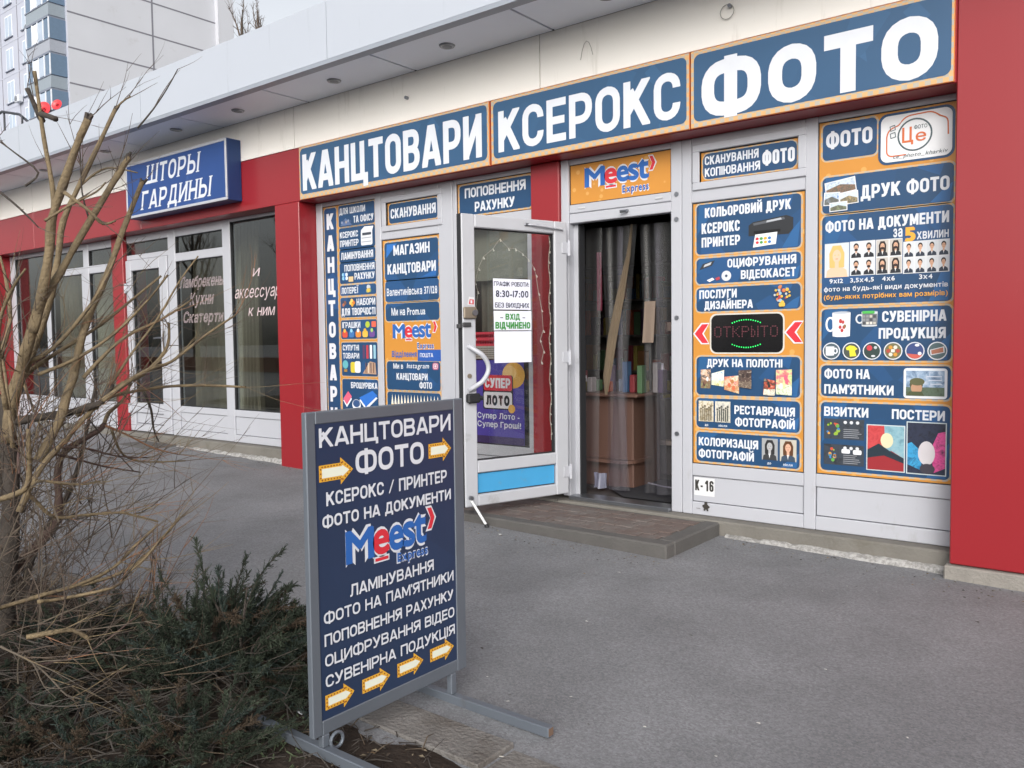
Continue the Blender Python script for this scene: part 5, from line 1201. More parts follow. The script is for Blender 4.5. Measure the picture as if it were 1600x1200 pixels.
# ================================================================ THINGS SEEN THROUGH THE GLASS
wood = mat('counter_wood', '#5e463b', rough=.5, var=.15, scale=3); woodd = mat('dark_board', '#5a5450', rough=.6)
e = thing('shop_counter', 'wooden shop counter with rounded shelf just inside the open doorway', 'counter', (-3.55, .85, .09))
m = MB(); m.box(-3.9, -3.28, .7, 1.15, .09, .82, wood, .01); m.build('body', e)
m = MB(); m.box(-3.98, -3.2, .62, 1.2, .82, .85, wood, .01); m.build('top', e)
m = MB(); pts = [(-3.85, .6)] + [(-3.25 - .12 + .12*math.cos(R(a)), .72 + .12*math.sin(R(a))) for a in range(-90, 1, 15)] + [(-3.25, .95), (-3.85, .95)]
m.face([(x, y, .30) for x, y in pts][::-1], wood); m.face([(x, y, .325) for x, y in pts], wood)
for i in range(len(pts)): a, c = pts[i], pts[(i+1) % len(pts)]; m.face([(a[0], a[1], .30), (c[0], c[1], .30), (c[0], c[1], .325), (a[0], a[1], .325)], wood)
m.build('lower_shelf', e)
e = thing('display_cabinet', 'grey board cabinet with a pale shelf beside the wooden counter', 'cabinet', (-3.2, 1.5, .09))
m = MB(); m.box(-3.5, -2.6, 1.5, 1.9, .09, .75, woodd, .006); m.build('body', e); m = MB(); m.box(-3.55, -2.55, 1.4, 1.9, .36, .40, mat('pale_shelf', '#a89a88', rough=.6), .006); m.build('shelf', e); m = MB(); m.box(-3.2, -2.9, 1.49, 1.5, .76, 1.25, mat('cream_board', '#a59a86', rough=.7)); m.build('back_board', e)
rc = random.Random(21); gc = ['#8a6440', '#3c5a78', '#7a3438', '#9a8c48', '#4f6a4c', '#98948c', '#54405a', '#a0523a', '#6d808a']
for k in range(16):
    x = -3.95 + .055*k + rc.uniform(-.01, .01); h = rc.uniform(.08, .26); y = rc.uniform(.72, .95); c = mat('goods_%d' % (k % 9), gc[k % 9], rough=.4)
    m = MB(); m.box(x-.022, x+.022, y-.04, y+.04, .85, .85+h, c, .006)
    if k % 3 == 0: m.tube([(x, y, .85+h), (x, y, .85+h+.05)], [.015, .008], mat('goods_cap', '#c9c6c0', rough=.4), 8)
    o = m.build('goods_packet', loc=(x, y, .85)); tag(o, 'small coloured packet standing in the row of goods on the wooden counter', 'packet', 'goods packets on the counter')
# shelves of goods deeper in the room
e = thing('goods_shelf', 'tall dark shelf of coloured goods at the back of the shop', 'shelf', (-4.6, 3.3, .09))
m = MB()
for z in (.5, .9, 1.3, 1.7, 2.1): m.box(-5.6, -3.4, 3.2, 3.58, z, z+.025, woodd)
for x in (-5.6, -4.5, -3.42): m.box(x-.015, x+.015, 3.2, 3.58, .09, 2.3, woodd)
m.build('rack', e); m = MB()
for z in (.525, .925, 1.325, 1.725):
    x = -5.55
    while x < -3.5: w_ = rc.uniform(.04, .12); m.box(x, x+w_-.01, 3.22, 3.4, z, z+rc.uniform(.12, .3), mat('goods_%d' % rc.randrange(9), '#888888'), .004); x += w_
m.build('goods', e)['kind'] = 'stuff'
def wave_sheet(m, x0, x1, y, z0, z1, mm, amp=.02, k=3, ph=0, nx=14, nz=8, lean=0, gather=0):
    vs = []; fs = []
    for j in range(nz+1):
        t = j/nz
        for i in range(nx+1):
            s = i/nx; cx = (x0+x1)/2; x = x0+(x1-x0)*s; x = cx+(x-cx)*(1-gather*math.sin(math.pi*min(1, t*1.0)))+lean*t
            vs.append((x, y+amp*math.sin(k*2*math.pi*s+ph+.4*math.sin(3*t))*(.4+.6*t), z1-(z1-z0)*t))
    for j in range(nz):
        for i in range(nx): q = j*(nx+1)+i; fs.append((q, q+1, q+nx+2, q+nx+1))
    m.faces(vs, fs, mm)
pvcs = glass('clear_strip', (.80, .79, .86), refl=.6, rough=.25, film=.028)
for k, (x, w_) in enumerate(((-3.44, .15), (-3.31, .2), (-3.17, .17), (-2.98, .2), (-2.85, .2), (-2.74, .13))):
    m = MB(); wave_sheet(m, x-w_/2, x+w_/2, .40+.025*(k % 2)+.012*k, .13, 2.12, pvcs, .018, 1+k % 2, k, lean=(-.05, .04, -.10, .03, .02, 0)[k], gather=(.1, .3, .35, .2, .15, 0)[k])
    o = m.build('strip_curtain', loc=(x, .41, .13), smooth=True); tag(o, 'clear plastic curtain strip hanging in the open doorway', 'curtain strip', 'clear plastic strips in the doorway')
tanm = mat('kraft_band', '#6c5f4e', rough=.7, var=.2)
m = MB(); pts = [(-3.10, 2.12), (-3.13, 1.9), (-3.2, 1.6), (-3.27, 1.3), (-3.32, 1.0), (-3.33, .86)]; wd = [.008, .02, .036, .042, .036, .015]
for i in range(5):
    a, c = pts[i], pts[i+1]
    for s0, s1, y0, y1 in ((-1, -.1, .385, .37), (-.1, .15, .37, .395), (.15, 1, .395, .38)): m.face([(a[0]+wd[i]*s0, y0, a[1]), (a[0]+wd[i]*s1, y1, a[1]), (c[0]+wd[i+1]*s1, y1, c[1]), (c[0]+wd[i+1]*s0, y0, c[1])], tanm)
o = m.build('tied_band', loc=(-3.2, .38, .86)); tag(o, 'long folded tan band gathering the plastic strips in the doorway', 'band')
m = MB(); wave_sheet(m, -2.99, -2.90, .37, 1.25, 1.55, mat('paper_tag', '#77685c', rough=.8), .004, 1, 0, 6, 4, lean=-.02); o = m.build('hanging_tag', loc=(-2.95, .37, 1.25)); tag(o, 'small tan paper tag hanging on the plastic strips', 'tag')
m = MB(); wave_sheet(m, -3.485, -3.44, .50, 1.5, 1.95, mat('red_wrap', '#5e2434', rough=.35, var=.3), .012, 2, 1, 10, 6); o = m.build('red_package', loc=(-3.45, .5, 1.4)); tag(o, 'dark red wrapped package hanging just inside the left door jamb', 'package')
m = MB(); vs = [(-3.15, .33, .105), (-2.72, .33, .105), (-2.72, 1.2, .105), (-3.4, 1.2, .105), (-3.4, .55, .105)]; m.face(vs, mat('dark_mat', '#26262b', rough=.9, var=.3)); m.tube([(-3.3, .95, .108), (-3.1, .86, .108), (-2.9, .84, .108), (-2.75, .82, .108)], .008, mat('grey_cable', '#8d8c90', rough=.5), 6)
o = m.build('door_mat', loc=(-3.06, .7, .1)); tag(o, 'dark doormat lying inside the open doorway', 'doormat')
m = MB(); wave_sheet(m, -3.5, -3.38, .47, .12, .24, mat('plastic_bag', '#6f7180', rough=.3), .04, 1.5, 0, 10, 4); o = m.build('plastic_bag', loc=(-3.4, .47, .1), smooth=True); tag(o, 'crumpled pale plastic bag on the floor at the left door jamb', 'bag')
m = MB(); m.box(-4.62, -3.9, .36, .372, 1.78, 2.22, mat('cream_blind', '#b5ada2', rough=.8)); o = m.build('added_blind', loc=(-4.26, .366, 1.78)); tag(o, 'added pale cream blind imitating reflections in the next window behind the glass door', 'blind')  # added sheet: stands in for the pale reflections of this pane
m = MB(); wave_sheet(m, -4.62, -3.92, .46, .1, 2.2, mat('added_curtain', '#8f837a', rough=.9, var=.15), .03, 6, 0, 48, 5); o = m.build('added_curtain', loc=(-4.27, .46, .1), smooth=True); tag(o, 'added taupe curtain imitating reflections behind the lottery poster window', 'curtain')  # added below it for the grey-brown tone of the reflecting glass
# curtains of the curtain shop
cur = mat('brown_drape', '#938a7a', rough=.9, var=.2, scale=2); cur2 = mat('grey_drape', '#b3ad9f', rough=.9, var=.2, scale=2); dkc = mat('dark_drape', '#2e2c30', rough=.9)
for x0, x1, y, mm, lab in ((-7.9, -7.12, .8, cur2, 'greyish drape hanging behind the tall pane beside the red pillar'), (-8.45, -8.1, .7, cur, 'brown drape hanging in folds behind the right half of the lettered window'), (-9.0, -8.45, .95, cur2, 'pale drape hanging behind the left half of the lettered window'), (-10.0, -9.3, 1.0, cur, 'brown drape hanging behind the closed glass door'), (-12.3, -11.4, .8, cur2, 'pale drape hanging behind the window left of the narrow red pillar'), (-13.4, -12.5, .8, cur, 'brown drape hanging behind the farthest tall pane')):
    m = MB(); wave_sheet(m, x0, x1, y, .22, 2.7, mm, .045, 5, x0, 60, 6, gather=.08); o = m.build('drape', loc=((x0+x1)/2, y, .22), smooth=True); tag(o, lab, 'drape', 'drapes in the curtain shop windows')
e = thing('mannequin_torso', 'dark garment with a pink patterned front hanging behind the narrow pane', 'garment', (-10.8, .7, .9))
m = MB(); vs = []; fs = []
prof = [(.45, .20, .10), (.8, .19, .10), (1.1, .17, .09), (1.35, .21, .11), (1.6, .23, .11), (1.72, .15, .09), (1.78, .07, .06)]
for z, rx, ry in prof:
    for k in range(16): a = 2*math.pi*k/16; vs.append((-10.8+rx*math.cos(a), .7+ry*math.sin(a), z))
for j in range(len(prof)-1):
    for k in range(16): fs.append((j*16+k, j*16+(k+1) % 16, (j+1)*16+(k+1) % 16, (j+1)*16+k))
m.faces(vs, fs, dkc); m.build('coat', e, smooth=True)
m = MB(); m.face([(-10.85, .585, .95), (-10.72, .585, .95), (-10.70, .585, 1.55), (-10.80, .585, 1.62)], mat('pink_pattern', '#9a6a78', rough=.8, var=.6, scale=25)); m.build('front', e)

# ================================================================ BACKGROUND
wallm = mat('panel_block', '#a9adba', rough=.9, var=.07, scale=.35, dirt='#a9a5a0', dscale=.5, dcut=.55); walls = mat('panel_block_side', '#bcbec4', rough=.9, var=.07, scale=.3, dirt='#a8a7a8', dscale=.5, dcut=.6); seam = mat('panel_seam', '#77777f', rough=1); wing = mat('far_window', '#a9b6c6', rough=.15, spec=.6, var=.2, scale=.6); wfr = mat('far_window_frame', '#d9dde4', rough=.5); slab = mat('balcony_slab', '#737a88', rough=.8); bal = mat('balcony_panel', '#87919a', rough=.7, var=.1); bald = mat('balcony_glazing', '#5d7288', rough=.15, spec=.6)
AX, AY, FL, Z0 = -68.06, 25.83, 2.75, 24.63
e = thing('apartment_building', 'tall pale panel apartment block rising behind the shop roof at left', 'building', (-78, 32, 0))
m = MB(); m.box(-130, AX, AY, AY+13.6, 0, 35.6, wallm); m.build('wall', e)
m = MB()
zs = [Z0+FL*k for k in range(-7, 5)]
m.box(AX-.02, AX+.03, AY+.01, AY+13.59, 0, 35.55, walls)
for z in zs: m.box(AX-.02, AX+.045, AY+.02, AY+13.58, z-.06, z+.06, seam); m.box(-130, AX-.02, AY-.02, AY+.1, z-.04, z+.04, MATS['panel_block'])
for k, z in enumerate(zs): m.box(AX-.02, AX+.043, AY+6.95, AY+7.1, z+.06, z+FL-.06, seam)
for x in (-80.6, -77.1, -73.9): m.box(x-.05, x+.05, AY-.015, AY+.1, 0, 35.5, seam)
m.box(AX-.6, AX+.5, AY+13.0, AY+14.6, 0, 33.4, walls); m.build('panel_seam', e)
for ci, x in enumerate((-75.45, -78.85, -82.3)):
    for k in range(-4, 4):
        z = 25.05+FL*k
        m = MB(); m.box(x-.72, x+.72, AY-.03, AY+.05, z, z+1.85, wfr); m.box(x-.85, x+.85, AY-.12, AY, z-.08, z, slab); o = m.build('window', e)
        m = MB(); m.box(x-.62, x-.06, AY-.045, AY-.028, z+.1, z+1.75, wing); m.box(x+.06, x+.62, AY-.045, AY-.028, z+.1, z+1.75, wing); m.build('pane', o)
for k in range(-3, 4):
    z = Z0-.55+FL*k; dp = 1.25; P_ = [(-73.6, AY), (-72.4, AY-dp), (AX-.25, AY-dp), (AX-.25, AY)]
    def band(z0, z1, mm, off=0, name=None, par=None):
        m = MB(); pts = [(x-(off if i else 0), y-(off if 0 < i < 3 else 0)) for i, (x, y) in enumerate(P_)]
        m.face([(x, y, z1) for x, y in pts], mm); m.face([(x, y, z0) for x, y in pts][::-1], mm)
        for i in range(4): a, c = pts[i], pts[(i+1) % 4]; m.face([(a[0], a[1], z0), (c[0], c[1], z0), (c[0], c[1], z1), (a[0], a[1], z1)], mm)
        return m.build(name, par)
    o = band(z, z+.9, bal if k % 2 else mat('balcony_panel_pale', '#959aa4', rough=.7, var=.1), 0, 'balcony', e)
    band(z-.16, z-.001, slab, .04, 'slab', o); band(z+.9, z+.98, slab, .05, 'rail', o); band(z+.981, z+2.58, bald, -.03, 'glazing', o)
    m = MB()
    for x in (-72.4, -71.3, -70.3, -69.3, AX-.27): m.box(x-.05, x+.05, AY-dp-.05, AY-dp+.02, z+.98, z+2.58, wfr)
    for x, c in ((-70.8, wfr), (-69.8, wing)): m.box(x-.42, x+.42, AY-dp-.02, AY-dp+.04, z+1.05, z+2.5, c)
    m.build('window_frame', o)
for x, z in ((-74.3, 27.2), (-76.8, 21.9)):
    m = MB(); m.box(x-.4, x+.4, AY-.45, AY-.05, z, z+.6, mat('aircon_case', '#c9ccd2', rough=.5), .04); m.tube([(x-.1, AY-.451, z+.3), (x-.1, AY-.47, z+.3)], .24, mat('aircon_grille', '#70747c', rough=.6), 16); m.build('air_conditioner', e)
def dish(x, y, z, r, lab):
    e = thing('satellite_dish', lab, 'satellite dish', (x, y, z-r)); m = MB(); d = Vector((.55, -.8, .25)).normalized(); a = d.orthogonal().normalized(); b = d.cross(a); c = Vector((x, y, z)); vs = [c - d*.18*r*1.5]; fs = []
    for j in range(1, 5):
        for k in range(18): t = 2*math.pi*k/18; q = j/4; vs.append(c + (a*math.cos(t)+b*math.sin(t))*r*q - d*.27*r*(1-q*q))
    for k in range(18): fs.append((0, 1+k, 1+(k+1) % 18))
    for j in range(3):
        for k in range(18): fs.append((1+j*18+k, 1+j*18+(k+1) % 18, 1+(j+1)*18+(k+1) % 18, 1+(j+1)*18+k))
    m.faces(vs, fs, mat('dish_red', '#d0343c', rough=.4)); m.build('reflector', e, smooth=True)
    m = MB(); m.tube([c-b*r*.8, c+d*r*1.0], .02, metal, 6); m.tube([c-d*.1, c-d*.5-Vector((0, 0, .4)), (c.x-.3, AY-1.25 if x < -68.2 else y+.4, z-.9)], .03, metal, 6); m.build('arm', e)
dish(-68.75, 24.05, 19.6, .62, 'larger red satellite dish on the pale apartment block'); dish(-67.6, 24.6, 19.85, .42, 'smaller red satellite dish at the corner of the pale apartment block')
# pitched grey roof edge with an arched handrail, over the left end of the shop
e = thing('roof_handrail', 'dark arched metal handrail above the left end of the white canopy', 'handrail', (-16, 1, 3.95)); bm_ = mat('black_metal', '#3a3d44', rough=.6)
m = MB()
for dz in (0, .35): m.tube([(-17.5, .9, 5.0-dz), (-16.2, .9, 5.17-dz), (-15.5, .9, 5.23-dz), (-14.95, .95, 5.1-dz), (-14.55, 1.0, 4.85-dz*.8)], .022, bm_, 6)
m.build('rail', e); m = MB()
for x, z in ((-16.4, 5.14), (-15.5, 5.23), (-14.8, 5.05)): m.tube([(x, .93, 3.95), (x, .93, z)], .018, bm_, 6)
m.build('post', e)
e = thing('gravel_parapet', 'speckled grey parapet strip on the roof below the arched handrail', 'parapet', (-17, 1.2, 3.95)); m = MB(); m.box(-20, -14.2, 1.15, 1.4, 3.95, 4.72, mat('pebbledash', '#8a8a92', rough=1, var=.5, scale=18), .02); m.build('strip', e)
BR=[
('d',0.0609,0.0415,[(-3.88,-3.616,0.001),(-3.874,-3.597,0.219),(-3.866,-3.576,0.437),(-3.863,-3.557,0.683),(-3.876,-3.554,0.874),(-3.894,-3.555,1.066)]),
('y',0.0328,0.0167,[(-3.822,-3.575,0.88),(-3.799,-3.572,1.027),(-3.753,-3.554,1.142),(-3.716,-3.545,1.227),(-3.668,-3.524,1.353),(-3.618,-3.5,1.504),(-3.579,-3.484,1.664),(-3.553,-3.481,1.785),(-3.499,-3.454,1.928),(-3.439,-3.423,2.077),(-3.385,-3.399,2.178)]),
('y',0.0246,0.0098,[(-3.822,-3.573,0.907),(-3.807,-3.531,1.121),(-3.765,-3.469,1.309),(-3.736,-3.418,1.499),(-3.729,-3.385,1.663),(-3.728,-3.359,1.815),(-3.681,-3.293,1.997),(-3.638,-3.233,2.156),(-3.602,-3.179,2.3)]),
('y',0.0056,0.0028,[(-3.602,-3.179,2.3),(-3.581,-3.16,2.33),(-3.551,-3.135,2.357)]),
('y',0.0159,0.0077,[(-3.619,-3.503,1.465),(-3.589,-3.489,1.646),(-3.555,-3.471,1.825),(-3.546,-3.478,1.938),(-3.556,-3.496,2.105),(-3.56,-3.51,2.262),(-3.557,-3.521,2.371)]),
('d',0.0118,0.009,[(-3.58,-3.488,2.184),(-3.568,-3.509,2.21),(-3.579,-3.543,2.303)]),
('d',0.0143,0.0114,[(-3.569,-3.504,2.209),(-3.502,-3.503,2.19),(-3.434,-3.502,2.166)]),
('y',0.0199,0.0152,[(-3.645,-3.532,1.335),(-3.639,-3.487,1.479),(-3.618,-3.431,1.578),(-3.59,-3.369,1.708),(-3.538,-3.284,1.884),(-3.508,-3.22,2.01),(-3.502,-3.179,2.08)]),
('y',0.0256,0.0115,[(-3.669,-3.523,0.805),(-3.63,-3.45,0.968),(-3.635,-3.416,1.065),(-3.64,-3.382,1.15),(-3.647,-3.347,1.28),(-3.644,-3.303,1.417),(-3.628,-3.251,1.536),(-3.617,-3.201,1.668),(-3.613,-3.159,1.783),(-3.589,-3.096,1.955),(-3.601,-3.07,2.002)]),
('y',0.015,0.0059,[(-3.812,-3.558,1.014),(-3.837,-3.506,1.141),(-3.806,-3.412,1.226),(-3.761,-3.308,1.303),(-3.725,-3.21,1.378),(-3.704,-3.126,1.451),(-3.619,-2.985,1.594)]),
('y',0.0135,0.0056,[(-3.755,-3.572,1.098),(-3.753,-3.531,1.197),(-3.687,-3.442,1.268),(-3.614,-3.344,1.41),(-3.588,-3.285,1.511),(-3.583,-3.243,1.595),(-3.587,-3.21,1.66)]),
('y',0.0167,0.0076,[(-3.565,-3.645,0.623),(-3.584,-3.575,0.747),(-3.607,-3.511,0.816),(-3.619,-3.44,0.879),(-3.629,-3.367,0.953),(-3.627,-3.284,1.03),(-3.612,-3.191,1.109),(-3.616,-3.115,1.134),(-3.618,-3.037,1.189),(-3.627,-2.961,1.275),(-3.681,-2.921,1.38)]),
('y',0.0109,0.0047,[(-3.516,-3.323,1.047),(-3.517,-3.19,1.133),(-3.541,-3.079,1.179),(-3.573,-2.975,1.202),(-3.552,-2.823,1.315),(-3.524,-2.667,1.418)]),
('y',0.0084,0.0062,[(-3.703,-3.347,0.976),(-3.695,-3.252,1.031),(-3.702,-3.171,1.057),(-3.669,-3.059,1.075),(-3.652,-2.96,1.085),(-3.572,-2.812,1.085),(-3.475,-2.652,1.07)]),
('d',0.0232,0.014,[(-3.822,-3.569,0.961),(-3.748,-3.484,0.979),(-3.684,-3.408,0.99),(-3.619,-3.329,1.019),(-3.597,-3.285,1.039),(-3.586,-3.246,1.112)]),
('r',0.0281,0.0133,[(-3.943,-3.584,0.26),(-3.949,-3.561,0.296),(-3.912,-3.503,0.345),(-3.869,-3.438,0.432),(-3.845,-3.389,0.503),(-3.86,-3.368,0.613),(-3.888,-3.358,0.709),(-3.888,-3.326,0.801),(-3.842,-3.261,0.855),(-3.806,-3.204,0.895),(-3.808,-3.179,0.922)]),
('y',0.0133,0.0061,[(-3.808,-3.179,0.922),(-3.827,-3.148,0.969),(-3.814,-3.092,1.019),(-3.816,-3.046,1.097)]),
('y',0.015,0.0097,[(-3.516,-3.729,0.693),(-3.447,-3.698,0.716),(-3.393,-3.679,0.748),(-3.366,-3.678,0.824),(-3.347,-3.685,0.887),(-3.33,-3.691,0.973)]),
('y',0.0077,0.0041,[(-3.547,-3.625,0.712),(-3.561,-3.57,0.736),(-3.556,-3.504,0.722),(-3.531,-3.422,0.704),(-3.519,-3.348,0.708)]),
('y',0.0093,0.0043,[(-3.654,-3.584,0.681),(-3.668,-3.543,0.642),(-3.671,-3.494,0.579),(-3.673,-3.443,0.551),(-3.642,-3.364,0.552),(-3.576,-3.258,0.553),(-3.563,-3.194,0.535),(-3.51,-3.1,0.493)]),
('y',0.0094,0.0056,[(-3.324,-3.857,0.32),(-3.397,-3.789,0.306),(-3.386,-3.651,0.32),(-3.365,-3.506,0.336),(-3.365,-3.377,0.371),(-3.405,-3.277,0.421),(-3.415,-3.152,0.501)]),
('y',0.008,0.0043,[(-3.467,-3.461,0.302),(-3.424,-3.35,0.32),(-3.397,-3.25,0.365),(-3.394,-3.167,0.428),(-3.398,-3.089,0.491),(-3.432,-3.038,0.512)]),
('y',0.0073,0.0041,[(-3.285,-3.699,0.328),(-3.303,-3.612,0.313),(-3.225,-3.448,0.331),(-3.267,-3.377,0.356),(-3.281,-3.282,0.406),(-3.306,-3.196,0.471)]),
('y',0.0105,0.0073,[(-3.211,-3.774,0.23),(-3.177,-3.705,0.234),(-3.147,-3.639,0.231),(-3.128,-3.585,0.183)]),
('r',0.0045,0.0025,[(-3.107,-3.825,0.161),(-3.094,-3.688,0.15),(-3.114,-3.576,0.152),(-3.084,-3.419,0.246)]),
('p',0.0044,0.0022,[(-3.065,-3.912,0.271),(-3.043,-3.896,0.258),(-2.978,-3.847,0.216),(-2.929,-3.812,0.162),(-2.885,-3.782,0.105),(-2.841,-3.748,0.091)]),
('y',0.009,0.0026,[(-3.591,-3.648,0.877),(-3.617,-3.651,1.131),(-3.64,-3.659,1.284),(-3.664,-3.666,1.462)]),
('y',0.0112,0.0035,[(-3.505,-3.697,1.037),(-3.477,-3.726,1.235),(-3.422,-3.736,1.379),(-3.332,-3.722,1.494),(-3.243,-3.711,1.559)]),
('y',0.0085,0.0037,[(-3.245,-3.565,1.853),(-3.202,-3.494,1.786),(-3.197,-3.45,1.742),(-3.192,-3.402,1.758)]),
('y',0.0064,0.0027,[(-3.512,-3.525,1.777),(-3.502,-3.428,1.85),(-3.49,-3.329,1.913),(-3.527,-3.27,1.965)]),
('y',0.008,0.0044,[(-3.624,-3.528,1.164),(-3.605,-3.381,1.226),(-3.58,-3.226,1.334),(-3.571,-3.082,1.475),(-3.596,-2.967,1.597)]),
('y',0.007,0.003,[(-3.638,-3.294,1.002),(-3.607,-3.16,1.221),(-3.583,-3.034,1.391),(-3.577,-2.922,1.569),(-3.58,-2.82,1.693)]),
('y',0.0082,0.0046,[(-3.582,-3.368,1.145),(-3.59,-3.194,1.306),(-3.587,-3.016,1.391),(-3.598,-2.848,1.489)]),
('d',0.0076,0.0031,[(-3.766,-3.009,1.06),(-3.77,-2.975,0.973),(-3.79,-2.955,0.879),(-3.801,-2.926,0.814)]),
('r',0.0056,0.003,[(-3.797,-3.431,0.839),(-3.78,-3.29,0.825),(-3.766,-3.155,0.775),(-3.747,-3.015,0.751)]),
('r',0.0068,0.003,[(-3.723,-3.5,0.838),(-3.755,-3.358,0.792),(-3.778,-3.21,0.734),(-3.769,-3.037,0.683)]),
('y',0.0074,0.0032,[(-3.78,-3.159,0.892),(-3.829,-3.108,0.801),(-3.867,-3.046,0.746),(-3.866,-2.952,0.713),(-3.79,-2.796,0.706)]),
('o',0.0058,0.0031,[(-3.704,-3.224,0.923),(-3.722,-3.115,0.868),(-3.724,-2.994,0.796),(-3.722,-2.868,0.751)]),
('r',0.0064,0.0027,[(-3.569,-3.637,0.775),(-3.625,-3.612,0.871),(-3.64,-3.553,0.969),(-3.671,-3.507,1.07),(-3.731,-3.484,1.175)]),
('y',0.007,0.0028,[(-3.925,-3.52,1.007),(-3.902,-3.493,1.145),(-3.868,-3.471,1.061),(-3.837,-3.454,0.964),(-3.821,-3.444,0.922)]),
('d',0.0058,0.0029,[(-4.008,-3.392,1.994),(-3.964,-3.354,2.051),(-4.045,-3.411,2.137),(-4.113,-3.461,2.201)]),
('d',0.005,0.0025,[(-3.543,-3.671,1.874),(-3.484,-3.628,1.812),(-3.424,-3.586,1.737)]),
('y',0.0058,0.0029,[(-3.828,-3.251,1.977),(-3.763,-3.195,2.047),(-3.707,-3.15,2.069),(-3.617,-3.081,2.045)]),
('d',0.0046,0.0023,[(-3.817,-2.967,2.296),(-3.793,-2.898,2.395),(-3.779,-2.838,2.495),(-3.769,-2.781,2.603)]),
('d',0.0041,0.002,[(-3.576,-3.319,1.804),(-3.604,-3.333,1.926),(-3.614,-3.33,2.088),(-3.627,-3.335,2.168)]),
('y',0.0125,0.005,[(-3.529,-3.703,1.235),(-3.501,-3.671,1.382),(-3.516,-3.673,1.53),(-3.538,-3.683,1.628)]),
]
# ================================================================ PLANTS AND GROUND
bark = {'y': mat('tan_bark', '#75664d', rough=.8, var=.4, scale=14, bump=.8, bscale=70, dirt='#4f4438', dscale=16, dcut=.48), 'd': mat('dark_bark', '#3d3732', rough=.9, var=.35, scale=12, bump=.8, bscale=50),
        'r': mat('red_brown_bark', '#4f3e39', rough=.85, var=.3, scale=10, bump=.5, bscale=50), 'p': mat('pale_twig', '#5c5348', rough=.8), 'o': mat('orange_twig', '#86624a', rough=.75), 'k': mat('thin_dark_twig', '#574b42', rough=.9)}
rv = random.Random(8)
def smooth_pts(P, k=3):
    P = [Vector(p) for p in P]; out = []
    for i in range(len(P)-1):
        a, b, c, d = P[max(0, i-1)], P[i], P[i+1], P[min(len(P)-1, i+2)]
        for j in range(k):
            t = j/k; out.append(.5*((2*b) + (c-a)*t + (2*a-5*b+4*c-d)*t*t + (3*b-a-3*c+d)*t**3))
    out.append(P[-1]); return out
def twig(m, p, d, L, r, mm, depth=0):
    n = 5; pts = [p.copy()]; dd = d.normalized(); q = p.copy()
    bend = Vector((rv.uniform(-1, 1), rv.uniform(-1, 1), rv.uniform(-.4, .9)))*.16
    for i in range(n):
        dd = (dd + bend*.5 + Vector((rv.gauss(0, .05), rv.gauss(0, .05), rv.gauss(0, .05)))).normalized(); q = q + dd*L/n; pts.append(q.copy())
    m.tube(pts, [r*(1-.75*i/n) for i in range(n+1)], mm, 4, False)
    if depth > 0:
        for k in range(rv.choice((1, 2, 2, 3))):
            i = rv.randrange(1, n); s = (dd + Vector((rv.gauss(0, .6), rv.gauss(0, .6), rv.gauss(0, .5)))).normalized()
            twig(m, pts[i], s, L*rv.uniform(.35, .65), r*.6, mm, depth-1)
e = thing('bare_shrub', 'tall bare pollarded shrub with tan branches and cut tips at the left edge', 'shrub', (-3.88, -3.61, 0))
TW = MB(); TWD = MB()
for i, (c, r0, r1, P) in enumerate(BR):
    S_ = smooth_pts(P); n = len(S_)
    m = MB(); sc_ = .72 if i == 0 else .82 if r0 > .012 else 1; rr = [sc_*(r0 + (r1-r0)*k/(n-1))*(1+.07*math.sin(k*1.3+i)+.05*rv.gauss(0, 1)*(r0 > .006)) for k in range(n)]
    m.tube(S_, rr, bark[c], 9 if r0 > .012 else 6)
    if r1 > .008 and c == 'y' and P[-1][2] > 1.6:   # frayed dark cut end
        d = (S_[-1]-S_[-2]).normalized()
        for k in range(4): m.tube([S_[-1]-d*.02, S_[-1]+d*rv.uniform(.012, .03)+Vector((rv.gauss(0, .008), rv.gauss(0, .008), 0))], [r1*.8, r1*.35], bark['d'], 5)
    m.build('trunk' if i == 0 else 'branch', e, smooth=True)
    if r0 > .0022:
        for k in range(int(4 + n*.6)):
            j = rv.randrange(int(n*.25), n); d = (S_[min(j+1, n-1)]-S_[max(0, j-1)]).normalized()
            s = (d*.9 + Vector((rv.gauss(.22, .5), rv.gauss(0, .5), rv.gauss(.18, .45)))).normalized()
            high = S_[j].z > 1.45
            if high and rv.random() < .72: continue
            twig(TW if rv.random() < .6 else TWD, S_[j], s, rv.uniform(.10, .42)*(.7 if high else 1), rv.uniform(.0013, .0027), bark[rv.choice('yyopkk') if not high else 'k'], 1 if rv.random() < .5 else 0)
for k in range(330):   # thin shoots from the stool, dark and tangled
    p = Vector((-3.85+rv.gauss(0, .26), -3.56+rv.gauss(0, .2), rv.uniform(.0, .85))); d = Vector((rv.gauss(.25, .6), rv.gauss(.1, .6), rv.gauss(.75, .5)))
    twig(TWD, p, d, rv.uniform(.2, .6), rv.uniform(.0016, .0036), bark[rv.choice('kkdkp')], 1)
TW.build('young_twigs', e)['kind'] = 'stuff'; TWD.build('dark_twigs', e)['kind'] = 'stuff'
